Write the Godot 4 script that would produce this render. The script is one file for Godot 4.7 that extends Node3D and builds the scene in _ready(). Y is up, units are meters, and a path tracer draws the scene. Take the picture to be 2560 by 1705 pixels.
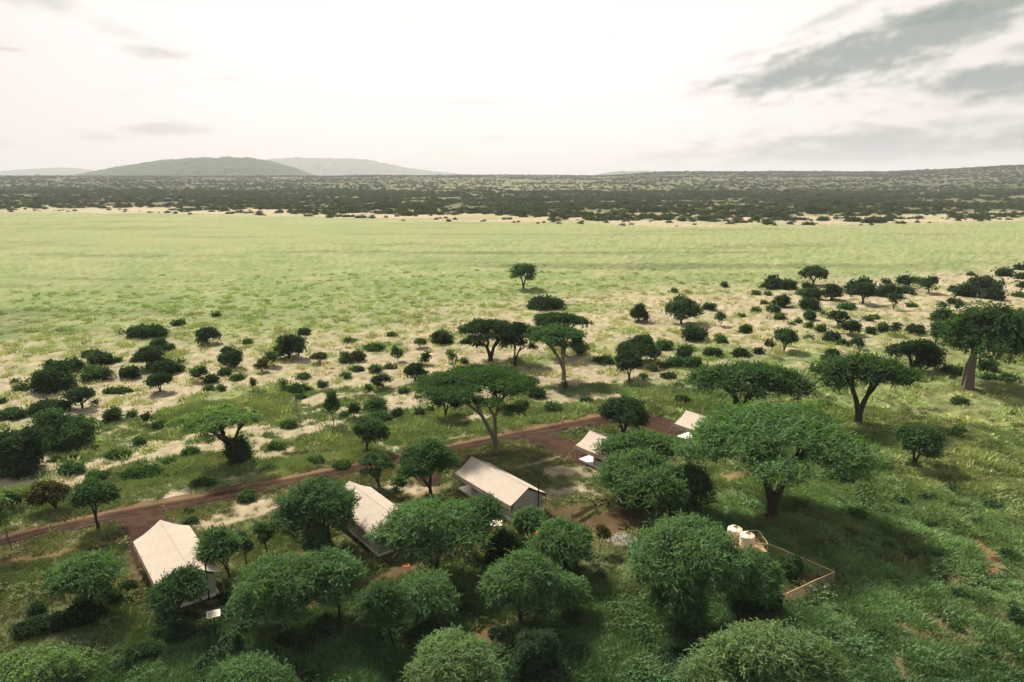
extends Node3D

const EYE := 36.0
var rng := RandomNumberGenerator.new()
var used := {}
var n_big := FastNoiseLite.new()
var n_mid := FastNoiseLite.new()
var n_fine := FastNoiseLite.new()
var n_und := FastNoiseLite.new()
var patches := []
var patch_cells := {}
var g_sand := 0.0
var g_lush := 0.0
var g_bare := 0.0
var g_lawn := 0.0
var road_areas: Array[PackedVector2Array] = []
var tent_spots := []
var leafy: Array[PackedVector3Array] = []
var wispy: Array[PackedVector3Array] = []
var M := {}

# ------------------------------------------------------------------ naming
func numbered(called: String) -> String:
	if not used.has(called):
		used[called] = 0
		return called
	used[called] += 1
	return "%s_%03d" % [called, used[called]]

func tag(o: Node3D, label: String, category: String, group := "") -> void:
	o.set_meta("label", label)
	o.set_meta("category", category)
	if group:
		o.set_meta("group", group)

func base(called: String, at: Vector3, turn := 0.0) -> Node3D:
	var o := Node3D.new()
	o.name = numbered(called)
	o.position = at
	o.rotation.y = turn
	add_child(o, true)
	return o

func put(called: String, m: Mesh, mat: Material, parent: Node3D = null) -> MeshInstance3D:
	var o := MeshInstance3D.new()
	o.name = called if parent else numbered(called)
	o.mesh = m
	o.material_override = mat
	(parent if parent else self).add_child(o, true)
	return o

func structure(called: String, m: Mesh, mat: Material) -> MeshInstance3D:
	var o := put(called, m, mat)
	o.set_meta("kind", "structure")
	return o

# ------------------------------------------------------------------ shapes
func mesh_of(v: PackedVector3Array, n := PackedVector3Array(), c := PackedColorArray()) -> ArrayMesh:
	var a := []
	a.resize(Mesh.ARRAY_MAX)
	a[Mesh.ARRAY_VERTEX] = v
	if n.size():
		a[Mesh.ARRAY_NORMAL] = n
	if c.size():
		a[Mesh.ARRAY_COLOR] = c
	var m := ArrayMesh.new()
	m.add_surface_from_arrays(Mesh.PRIMITIVE_TRIANGLES, a)
	return m

func tube(v: PackedVector3Array, n: PackedVector3Array, a: Vector3, b: Vector3, ra: float, rb: float, sides := 6) -> void:
	var d := (b - a)
	if d.length() < 0.001:
		return
	d = d.normalized()
	var s := d.cross(Vector3(0.31, 0.2, 0.93)).normalized()
	var t := d.cross(s)
	for i in sides:
		var p := TAU * i / sides
		var q := TAU * (i + 1) / sides
		var u := s * cos(p) + t * sin(p)
		var w := s * cos(q) + t * sin(q)
		v.append_array(PackedVector3Array([a + u * ra, b + u * rb, b + w * rb, a + u * ra, b + w * rb, a + w * ra]))
		n.append_array(PackedVector3Array([u, u, w, u, w, w]))

func quad(v: PackedVector3Array, a: Vector3, b: Vector3, c: Vector3, d: Vector3) -> void:
	v.append_array(PackedVector3Array([a, b, c, a, c, d]))

func slab(v: PackedVector3Array, lo: Vector3, hi: Vector3, x := Transform3D()) -> void:
	var p: Array[Vector3] = []
	for i in 8:
		p.append(x * Vector3(hi.x if i & 1 else lo.x, hi.y if i & 2 else lo.y, hi.z if i & 4 else lo.z))
	quad(v, p[2], p[6], p[7], p[3])
	quad(v, p[0], p[1], p[5], p[4])
	quad(v, p[4], p[5], p[7], p[6])
	quad(v, p[1], p[0], p[2], p[3])
	quad(v, p[0], p[4], p[6], p[2])
	quad(v, p[5], p[1], p[3], p[7])

# a sheet given as a grid of points, with a little thickness downwards
func sheet(v: PackedVector3Array, g: Array, thick: Vector3) -> void:
	for i in g.size() - 1:
		for j in g[i].size() - 1:
			var a: Vector3 = g[i][j]
			var b: Vector3 = g[i][j + 1]
			var c: Vector3 = g[i + 1][j + 1]
			var d: Vector3 = g[i + 1][j]
			quad(v, a, b, c, d)
			quad(v, a + thick, d + thick, c + thick, b + thick)
	var last: int = g.size() - 1
	var end: int = g[0].size() - 1
	for j in end:
		quad(v, g[0][j], g[0][j] + thick, g[0][j + 1] + thick, g[0][j + 1])
		quad(v, g[last][j + 1], g[last][j + 1] + thick, g[last][j] + thick, g[last][j])
	for i in last:
		quad(v, g[i + 1][0], g[i + 1][0] + thick, g[i][0] + thick, g[i][0])
		quad(v, g[i][end], g[i][end] + thick, g[i + 1][end] + thick, g[i + 1][end])

func mat(c: Color, rough := 0.85, tinted := false, spec := 0.3) -> StandardMaterial3D:
	var m := StandardMaterial3D.new()
	m.albedo_color = c.linear_to_srgb()
	m.roughness = rough
	m.metallic_specular = spec
	m.vertex_color_use_as_albedo = tinted
	return m

func noise_of(seed_: int, freq: float, octaves := 3, gain := 0.5) -> FastNoiseLite:
	var n := FastNoiseLite.new()
	n.seed = seed_
	n.noise_type = FastNoiseLite.TYPE_SIMPLEX_SMOOTH
	n.frequency = freq
	n.fractal_octaves = octaves
	n.fractal_gain = gain
	return n

func noise_tex(seed_: int, freq: float, dark: Color, light: Color, size := 512, octaves := 4) -> NoiseTexture2D:
	var t := NoiseTexture2D.new()
	t.width = size
	t.height = size
	t.seamless = true
	t.noise = noise_of(seed_, freq, octaves, 0.6)
	var g := Gradient.new()
	g.set_color(0, dark)
	g.set_color(1, light)
	t.color_ramp = g
	return t

# ------------------------------------------------------------------ the land
func along(table: Array, a: float) -> float:
	for i in table.size() - 1:
		if a <= table[i + 1][0]:
			var t := clampf((a - table[i][0]) / (table[i + 1][0] - table[i][0]), 0.0, 1.0)
			return lerpf(table[i][1], table[i + 1][1], t)
	return table[-1][1]

const PLAIN := [[-60, 205], [-37, 189], [-29, 183], [-17, 173], [-6.5, 191], [6, 224], [18, 248], [27, 287], [37, 357], [60, 420]]
const FOREST := [[-60, 1150], [-36, 1010], [-28, 900], [-20, 790], [-6, 660], [11, 615], [27, 670], [36, 820], [60, 950]]
const RIDGE := [[-60, 46], [-36, 46], [-26, 46], [-6, 54], [7, 50], [9, 58], [11.7, 72], [16, 74], [27, 70], [30.5, 78], [35.7, 100], [60, 120]]

func gh(x: float, z: float) -> float:
	var r := sqrt(x * x + z * z)
	var beyond := -z - (93.4 + 0.545 * x)
	var amp := 0.05
	amp = maxf(amp, 0.16 * smoothstep(4.0, 14.0, beyond))
	amp = maxf(amp, 0.34 * smoothstep(31.0, 40.0, x))
	amp = maxf(amp, 0.2 * (1.0 - smoothstep(44.0, 52.0, r)))
	var y := n_und.get_noise_2d(x, z) * amp * 1.6
	if r < 140.0:
		y += n_fine.get_noise_2d(x * 1.3, z * 1.3) * amp * 0.5
	# the dug trench and pit near the camp
	y -= 0.35 * pit(x, z)
	if r > 700.0:
		var a := rad_to_deg(atan2(x, -z))
		var h := along(RIDGE, clampf(a, -60, 60))
		if absf(a) > 60.0:
			h = lerpf(h, 40.0, clampf((absf(a) - 60.0) / 40.0, 0.0, 1.0))
		y += h * pow(smoothstep(900.0, 4600.0, r), 1.25) * (1.0 - smoothstep(5200.0, 8000.0, r)) + n_big.get_noise_2d(x * 0.12, z * 0.12) * 7.0 * smoothstep(1500.0, 3000.0, r)
	return y

func pit(x: float, z: float) -> float:
	var p := Vector2(x, z)
	var d := 9.0
	for s in [[Vector2(6.4, -66.6), Vector2(9.8, -70.6), 0.45], [Vector2(-25.7, -87.6), Vector2(-23.6, -87.5), 0.8]]:
		var q := Geometry2D.get_closest_point_to_segment(p, s[0], s[1])
		d = minf(d, p.distance_to(q) / s[2])
	return 1.0 - smoothstep(0.4, 1.3, d)

func patch(ax: float, az: float, bx: float, bz: float, w: float, kind: String, amount: float) -> void:
	var i := patches.size()
	patches.append([Vector2(ax, az), Vector2(bx, bz), w, kind, amount])
	var reach := w * 2.2 + 2.0
	for cx in range(floori((minf(ax, bx) - reach) / 10.0), floori((maxf(ax, bx) + reach) / 10.0) + 1):
		for cz in range(floori((minf(az, bz) - reach) / 10.0), floori((maxf(az, bz) + reach) / 10.0) + 1):
			var k := Vector2i(cx, cz)
			if not patch_cells.has(k):
				patch_cells[k] = []
			patch_cells[k].append(i)

const SAND := Color(0.5, 0.415, 0.315)
const DRY := Color(0.235, 0.25, 0.11)
const LUSH := Color(0.122, 0.2, 0.084)
const DEEP_SHADED := Color(0.05, 0.105, 0.052)  # dense near grass, with foreground shade and vignette darkening put into the green
const SOIL := Color(0.22, 0.135, 0.075)
const DIRT := Color(0.13, 0.083, 0.05)
const WET := Color(0.045, 0.028, 0.02)

func land(x: float, z: float) -> Color:
	var r := sqrt(x * x + z * z)
	var a := clampf(rad_to_deg(atan2(x, -z)), -60, 60)
	var big := n_big.get_noise_2d(x, z)
	var mid := n_mid.get_noise_2d(x, z)
	var fine := n_fine.get_noise_2d(x, z)
	g_bare = 0.0
	g_lawn = 0.0
	if r > 420.0:
		var edge := along(FOREST, a)
		var streak := n_mid.get_noise_2d(x * 0.12, z * 0.3)
		var c := Color(0.28, 0.335, 0.165).lerp(Color(0.33, 0.355, 0.185), clampf(0.5 + streak * 0.9 + big * 0.5, 0, 1))
		c *= 1.0 - 0.22 * smoothstep(0.15, 0.45, n_mid.get_noise_2d(x * 0.05 + 31.0, z * 0.3))
		var sandy := smoothstep(edge - 75.0, edge - 25.0, r + big * 50.0) * (1.0 - smoothstep(edge + 110.0, edge + 200.0, r + mid * 40.0))
		c = c.lerp(Color(0.16, 0.162, 0.09), smoothstep(edge + 40.0, edge + 200.0, r))
		c = c.lerp(Color(0.1, 0.112, 0.065).lerp(Color(0.21, 0.22, 0.13), exp(-a * a / 300.0)), smoothstep(1300.0, 2000.0, r) * clampf(0.75 + big * 1.2, 0, 1))
		c = c.lerp(SAND, sandy * clampf(0.75 + streak * 0.9, 0, 1))
		return c * (1.0 + fine * 0.12)
	var edge_plain := along(PLAIN, a)
	var plain := smoothstep(edge_plain - 26.0, edge_plain + 34.0, r + mid * 45.0 + big * 20.0)
	var beyond := -z - (93.4 + 0.545 * x)
	var scrub := smoothstep(-2.0, 6.0, beyond)
	var east := smoothstep(10.0, 18.0, a + mid * 3.0) * (1.0 - smoothstep(118.0, 150.0, r + mid * 12.0))
	var s := lerpf(0.02 + mid * 0.55 + fine * 0.2, 0.6 + mid * 0.95 + big * 0.5 + fine * 0.28, scrub * (1.0 - east))
	s *= 1.0 - smoothstep(0.2, 1.0, east) * 0.6
	var lush := clampf(0.35 + big * 0.9 + mid * 0.5 + east * 0.2, 0, 1)
	var near := 1.0 - smoothstep(52.0, 66.0, r + mid * 8.0 - maxf(0.0, x - 28.0) * 0.25)  # foreground mask, also where shade is mixed into the ground colour
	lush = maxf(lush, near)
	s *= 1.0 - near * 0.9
	var soil := 0.0
	var dirt := 0.0
	var wet := 0.0
	var k := Vector2i(floori(x / 10.0), floori(z / 10.0))
	if patch_cells.has(k):
		var p := Vector2(x, z)
		for i: int in patch_cells[k]:
			var q: Array = patches[i]
			var d := p.distance_to(Geometry2D.get_closest_point_to_segment(p, q[0], q[1])) / float(q[2])
			if d > 2.4:
				continue
			var w: float = float(q[4]) * (1.0 - smoothstep(0.55, 1.25, d + fine * 0.35 + mid * 0.4))
			match q[3]:
				"sand": s = maxf(s, w * (0.85 + fine * 0.6 + n_mid.get_noise_2d(x * 3.0, z * 3.0) * 0.5))
				"green":
					lush = maxf(lush, w * 0.68)
					s *= 1.0 - w
				"soil": soil = maxf(soil, w)
				"dirt": dirt = maxf(dirt, w)
				"wet": wet = maxf(wet, w)
	s = clampf(s, 0, 1)
	s = smoothstep(0.12, 0.85, s)
	var c2 := DRY.lerp(Color(0.3, 0.325, 0.16), scrub * (1.0 - east)).lerp(LUSH.lerp(Color(0.16, 0.225, 0.1), scrub * (1.0 - east) * 0.8), lush * lerpf(1.0, 0.75, scrub * (1.0 - east))).lerp(DEEP_SHADED, clampf(near * (0.75 + mid * 0.8) + lush * east * 0.15, 0, 1))
	var lawn := (1.0 - scrub) * (1.0 - east) * (1.0 - near) * (1.0 - smoothstep(26.0, 33.0, x))
	c2 = c2.lerp(Color(0.175, 0.16, 0.085).lerp(Color(0.12, 0.16, 0.065), clampf(0.45 + mid * 1.5 + fine * 0.4, 0, 1)), lawn * 0.8)
	soil = maxf(soil, east * smoothstep(0.3, 0.5, n_mid.get_noise_2d(x * 1.7 + 70.0, z * 1.7) + fine * 0.2) * 0.6)
	g_lawn = lawn
	c2 *= 1.0 + 0.2 * east
	c2 = c2.lerp(SAND, s * clampf(0.82 + fine * 0.35 + n_mid.get_noise_2d(x * 3.5, z * 3.5) * 0.5, 0.3, 1.0))
	if plain > 0.0:
		var st := n_mid.get_noise_2d(x * 0.35, z * 0.5)
		var st2 := n_fine.get_noise_2d(x * 0.4, z * 0.7)
		var pc := Color(0.22, 0.29, 0.125).lerp(Color(0.325, 0.355, 0.185), clampf(0.5 + st * 1.0 + st2 * 0.5 + (r - 300.0) / 400.0, 0, 1))
		pc *= 1.0 - 0.3 * smoothstep(0.12, 0.45, n_mid.get_noise_2d(x * 0.05 + 31.0, z * 0.4)) + 0.1 * st2
		pc = pc.lerp(SAND, smoothstep(0.3, 0.75, st * 0.8 + mid * 0.5) * 0.45 * (1.0 - smoothstep(230.0, 380.0, r)))
		c2 = c2.lerp(pc, plain)
		s *= 1.0 - plain
	c2 = c2.lerp(SOIL, soil * 0.9).lerp(DIRT, dirt * 0.95).lerp(WET, clampf(wet, 0, 1))
	g_sand = s
	g_lush = lush * (1.0 - plain)
	g_bare = maxf(soil, maxf(dirt, wet))
	return c2 * (1.0 + fine * 0.2 + n_mid.get_noise_2d(x * 2.6 + 11.0, z * 2.6) * (0.5 + 0.3 * east) * (1.0 - plain) * (1.0 - s * 0.8))

func make_ground() -> void:
	var radii := PackedFloat32Array([0.5, 8.0, 18.0, 28.0, 34.0])
	var r := 38.0
	while r < 8200.0:
		radii.append(r)
		r += minf(maxf(0.0021 * (EYE * EYE + r * r) / EYE, 0.16), 0.022 * r)
	radii.append_array(PackedFloat32Array([10500.0, 15000.0, 24000.0]))
	var angles := PackedFloat32Array()
	var a := -180.0
	while a < 180.0:
		angles.append(a)
		a += 0.13 if absf(a) < 49.0 else 4.0 if absf(a) > 60.0 else 1.0
	var cols := angles.size()
	var v := PackedVector3Array()
	var uv := PackedVector2Array()
	var uv2 := PackedVector2Array()
	var c := PackedColorArray()
	for rr in radii:
		for t in angles:
			var x: float = rr * sin(deg_to_rad(t))
			var z: float = -rr * cos(deg_to_rad(t))
			v.append(Vector3(x, gh(x, z), z))
			uv.append(Vector2(x, z) / 5.3)
			uv2.append(Vector2(x, z) / 31.0)
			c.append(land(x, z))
	var index := PackedInt32Array()
	for i in radii.size() - 1:
		for j in cols:
			var p := i * cols + j
			var q := i * cols + (j + 1) % cols
			index.append_array(PackedInt32Array([p, p + cols, q + cols, p, q + cols, q]))
	var arr := []
	arr.resize(Mesh.ARRAY_MAX)
	arr[Mesh.ARRAY_VERTEX] = v
	arr[Mesh.ARRAY_TEX_UV] = uv
	arr[Mesh.ARRAY_TEX_UV2] = uv2
	arr[Mesh.ARRAY_COLOR] = c
	arr[Mesh.ARRAY_INDEX] = index
	var m := ArrayMesh.new()
	m.add_surface_from_arrays(Mesh.PRIMITIVE_TRIANGLES, arr)
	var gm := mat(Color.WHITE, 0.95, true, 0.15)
	gm.albedo_texture = noise_tex(5, 0.03, Color(0.72, 0.72, 0.7), Color(1, 1, 1), 1024, 5)
	gm.detail_enabled = true
	gm.detail_blend_mode = BaseMaterial3D.BLEND_MODE_MUL
	gm.detail_uv_layer = BaseMaterial3D.DETAIL_UV_2
	gm.detail_albedo = noise_tex(9, 0.012, Color(0.9, 0.91, 0.9), Color(1, 1, 1), 512, 4)
	gm.heightmap_enabled = true
	gm.heightmap_scale = 9.0
	gm.heightmap_texture = noise_tex(5, 0.03, Color.BLACK, Color.WHITE, 1024, 5)
	structure("ground", m, gm)

# ribbon between two lines of the same number of points, laid on the land
func ribbon(left: PackedVector2Array, right: PackedVector2Array, lift: float, across: int, colors: Callable) -> ArrayMesh:
	var v := PackedVector3Array()
	var c := PackedColorArray()
	var rows := []
	for i in left.size() - 1:
		var steps := maxi(1, ceili(left[i].distance_to(left[i + 1]) / 0.5))
		for k in steps + (1 if i == left.size() - 2 else 0):
			rows.append([left[i].lerp(left[i + 1], float(k) / steps), right[i].lerp(right[i + 1], float(k) / steps)])
	var g := []
	for q in rows:
		var line := []
		for j in across + 1:
			var t := float(j) / across
			var p: Vector2 = q[0].lerp(q[1], t)
			var wob := n_fine.get_noise_2d(p.x * 2.0, p.y * 2.0) * 0.38
			if j == 0 or j == across:
				p += (q[1] - q[0]).normalized() * wob
			line.append(Vector3(p.x, gh(p.x, p.y) + lift + 0.05 * sin(PI * t), p.y))
		g.append(line)
	for i in g.size() - 1:
		for j in across:
			quad(v, g[i][j], g[i + 1][j], g[i + 1][j + 1], g[i][j + 1])
			for pt: Vector3 in [g[i][j], g[i + 1][j], g[i + 1][j + 1], g[i][j], g[i + 1][j + 1], g[i][j + 1]]:
				c.append(colors.call(pt, float(j) / across))
	return mesh_of(v, PackedVector3Array(), c)

func fill(poly: PackedVector2Array, lift: float, colors: Callable) -> ArrayMesh:
	var v := PackedVector3Array()
	var c := PackedColorArray()
	var tris := Geometry2D.triangulate_polygon(poly)
	for i in range(0, tris.size(), 3):
		fill_tri(v, c, poly[tris[i]], poly[tris[i + 1]], poly[tris[i + 2]], lift, colors, 0)
	return mesh_of(v, PackedVector3Array(), c)

func fill_tri(v: PackedVector3Array, c: PackedColorArray, a: Vector2, b: Vector2, d: Vector2, lift: float, colors: Callable, depth: int) -> void:
	if depth < 7 and maxf(a.distance_to(b), maxf(b.distance_to(d), d.distance_to(a))) > 0.55:
		var ab := a.distance_to(b)
		var bd := b.distance_to(d)
		var da := d.distance_to(a)
		if ab >= bd and ab >= da:
			fill_tri(v, c, a, (a + b) / 2.0, d, lift, colors, depth + 1)
			fill_tri(v, c, (a + b) / 2.0, b, d, lift, colors, depth + 1)
		elif bd >= da:
			fill_tri(v, c, a, b, (b + d) / 2.0, lift, colors, depth + 1)
			fill_tri(v, c, a, (b + d) / 2.0, d, lift, colors, depth + 1)
		else:
			fill_tri(v, c, a, b, (a + d) / 2.0, lift, colors, depth + 1)
			fill_tri(v, c, (a + d) / 2.0, b, d, lift, colors, depth + 1)
		return
	if (b - a).cross(d - a) < 0.0:
		var t := b
		b = d
		d = t
	for p: Vector2 in [a, b, d]:
		var w := Vector3(p.x, gh(p.x, p.y) + lift, p.y)
		v.append(w)
		c.append(colors.call(w, 0.5))

func earth_tone(p: Vector3, t: float) -> Color:
	var n := n_fine.get_noise_2d(p.x * 1.7, p.z * 1.7)
	var m := n_mid.get_noise_2d(p.x * 1.5, p.z * 1.5)
	return Color(0.03, 0.018, 0.0135).lerp(Color(0.05, 0.031, 0.023), clampf(0.4 + m + n * 0.7, 0, 1)) * (1.0 + n * 0.25)

func road_tone(p: Vector3, t: float) -> Color:
	var n := n_fine.get_noise_2d(p.x * 1.7, p.z * 1.7)
	var m := n_mid.get_noise_2d(p.x * 1.5, p.z * 1.5)
	var c := earth_tone(p, t)
	var tan := Color(0.135, 0.092, 0.055) * (1.0 + n * 0.3)
	# two wheel ruts, pressed darker and smoother
	var rut := exp(-pow((t - 0.52) / 0.06, 2.0)) + exp(-pow((t - 0.82) / 0.06, 2.0))
	c *= 1.0 - 0.3 * rut + 0.25 * m
	return c.lerp(tan, clampf(smoothstep(0.42, 0.24, t + n * 0.12) * (0.7 + m * 0.9), 0, 1))

func stones(called: String, path: PackedVector2Array, label: String) -> void:
	var mm := MultiMesh.new()
	mm.transform_format = MultiMesh.TRANSFORM_3D
	mm.use_colors = true
	mm.mesh = M.stone
	var spots: Array[Vector3] = []
	for i in path.size() - 1:
		var steps := ceili(path[i].distance_to(path[i + 1]) / 0.24)
		for k in steps:
			var p := path[i].lerp(path[i + 1], float(k) / steps) + Vector2(rng.randf_range(-0.07, 0.07), rng.randf_range(-0.07, 0.07))
			spots.append(Vector3(p.x, gh(p.x, p.y) + 0.05, p.y))
	mm.instance_count = spots.size()
	for i in spots.size():
		var b := Basis.from_euler(Vector3(rng.randf() * TAU, rng.randf() * TAU, rng.randf() * TAU)).scaled(Vector3.ONE * rng.randf_range(0.06, 0.13))
		mm.set_instance_transform(i, Transform3D(b, spots[i]))
		var g := rng.randf_range(0.03, 0.17)
		mm.set_instance_color(i, Color(g * 1.08, g * 0.98, g * 0.86))
	var o := MultiMeshInstance3D.new()
	o.name = numbered(called)
	o.multimesh = mm
	o.material_override = M.stone_mat
	add_child(o, true)
	o.set_meta("kind", "stuff")
	tag(o, label, "stone edging")

func far_hill(called: String, dist: float, deep: float, outline: Array, color: Color, rough: float) -> void:
	# outline: [across, height] points of the skyline in metres
	var nx := 140
	var nz := 28
	var v := PackedVector3Array()
	var c := PackedColorArray()
	var g := []
	var x0: float = outline[0][0]
	var x1: float = outline[-1][0]
	for i in nx + 1:
		var line := []
		var x := lerpf(x0, x1, float(i) / nx)
		var h := along(outline, x)
		for j in nz + 1:
			var t := float(j) / nz * 2.0 - 1.0
			var f := pow(maxf(0.0, 1.0 - t * t), 0.8)
			var n := n_big.get_noise_2d(x * 0.45, t * deep * 0.45) * 0.18 * h * (1.0 - f * 0.55) + n_big.get_noise_2d(x * 2.5, t * deep * 2.5) * rough
			line.append(Vector3(x, -6.0 + f * (h + 6.0) + n * sqrt(f), -dist + t * deep))
		g.append(line)
	for i in nx:
		for j in nz:
			quad(v, g[i][j], g[i + 1][j], g[i + 1][j + 1], g[i][j + 1])
			var k := 1.0 + n_mid.get_noise_2d(i * 9.0, j * 30.0) * 0.5
			for q in 6:
				c.append(color * k)
	structure(called, mesh_of(v, PackedVector3Array(), c), M.earth)

# ------------------------------------------------------------------ foliage
func make_tufts() -> void:
	for k in 14:
		var v := PackedVector3Array()
		for i in 12:
			var p := Vector3(rng.randfn(), rng.randfn() * 0.7, rng.randfn()) * 0.85
			var up := (Vector3(rng.randfn(), rng.randfn(), rng.randfn()) * 0.55 + Vector3.UP).normalized()
			var s := up.cross(Vector3(rng.randfn(), rng.randfn(), rng.randfn())).normalized()
			var t := up.cross(s)
			var w := rng.randf_range(0.7, 1.2)
			v.append_array(PackedVector3Array([p - s * 0.55 * w - t * 0.25, p + t * 0.75 * w, p + s * 0.55 * w - t * 0.25]))
		leafy.append(v)
	for k in 14:
		var v := PackedVector3Array()
		for i in 4:
			# a curved twig of three leaf blades, rising and drooping at its tip
			var yaw := rng.randf() * TAU
			var out := Vector3(cos(yaw), 0, sin(yaw))
			var side := Vector3(-sin(yaw), rng.randf_range(-0.4, 0.4), cos(yaw)).normalized()
			var p := Vector3(rng.randfn(), rng.randfn(), rng.randfn()) * 0.45
			var dir := (out * rng.randf_range(0.4, 1.1) + Vector3.UP * rng.randf_range(0.3, 1.1)).normalized()
			for q in 3:
				var e := p + dir * rng.randf_range(0.8, 1.25)
				v.append_array(PackedVector3Array([p - side * 0.2, e, p + side * 0.2]))
				p = p.lerp(e, 0.8)
				dir = (dir + out * 0.35 + Vector3.DOWN * 0.35 + Vector3(rng.randfn(), rng.randfn(), rng.randfn()) * 0.25).normalized()
		wispy.append(v)

const TONES := [Color(0.038, 0.07, 0.041), Color(0.058, 0.11, 0.053), Color(0.088, 0.162, 0.073), Color(0.14, 0.215, 0.098), Color(0.085, 0.08, 0.045)]

func limb(v: PackedVector3Array, n: PackedVector3Array, from: Vector3, ends: Array, r: float, total: int, sag: float) -> void:
	if ends.size() == 1:
		var e: Vector3 = ends[0]
		var m := from.lerp(e, 0.5) + Vector3(rng.randfn(), rng.randfn() * 0.4, rng.randfn()) * from.distance_to(e) * 0.07
		tube(v, n, from, m, r, r * 0.7, 5)
		tube(v, n, m, e, r * 0.7, r * 0.3, 4)
		return
	var c := Vector3.ZERO
	for e: Vector3 in ends:
		c += e
	c /= ends.size()
	# split by the widest direction
	var axis := Vector3.ZERO
	var far := 0.0
	for e: Vector3 in ends:
		if e.distance_to(c) > far:
			far = e.distance_to(c)
			axis = e - c
	var one := []
	var two := []
	for e: Vector3 in ends:
		if (e - c).dot(axis) > 0.0:
			one.append(e)
		else:
			two.append(e)
	if two.is_empty():
		two.append(one.pop_back())
	for part in [one, two]:
		var pc := Vector3.ZERO
		for e: Vector3 in part:
			pc += e
		pc /= part.size()
		if part.size() == 1:
			limb(v, n, from, part, maxf(r * 0.62, 0.02), total, sag)
			continue
		var share := 0.42 + rng.randf() * 0.12
		var joint := from.lerp(pc, share)
		joint.y = from.y + (pc.y - from.y) * (share + sag)
		joint += Vector3(rng.randfn(), 0, rng.randfn()) * from.distance_to(pc) * 0.05
		var pr := maxf(r * pow(float(part.size()) / ends.size(), 0.42), 0.02)
		var m := from.lerp(joint, 0.5) + Vector3(rng.randfn(), rng.randfn() * 0.3, rng.randfn()) * from.distance_to(joint) * 0.06
		tube(v, n, from, m, r * 0.95, (r + pr) * 0.5)
		tube(v, n, m, joint, (r + pr) * 0.5, pr)
		limb(v, n, joint, part, pr, total, sag)

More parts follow.
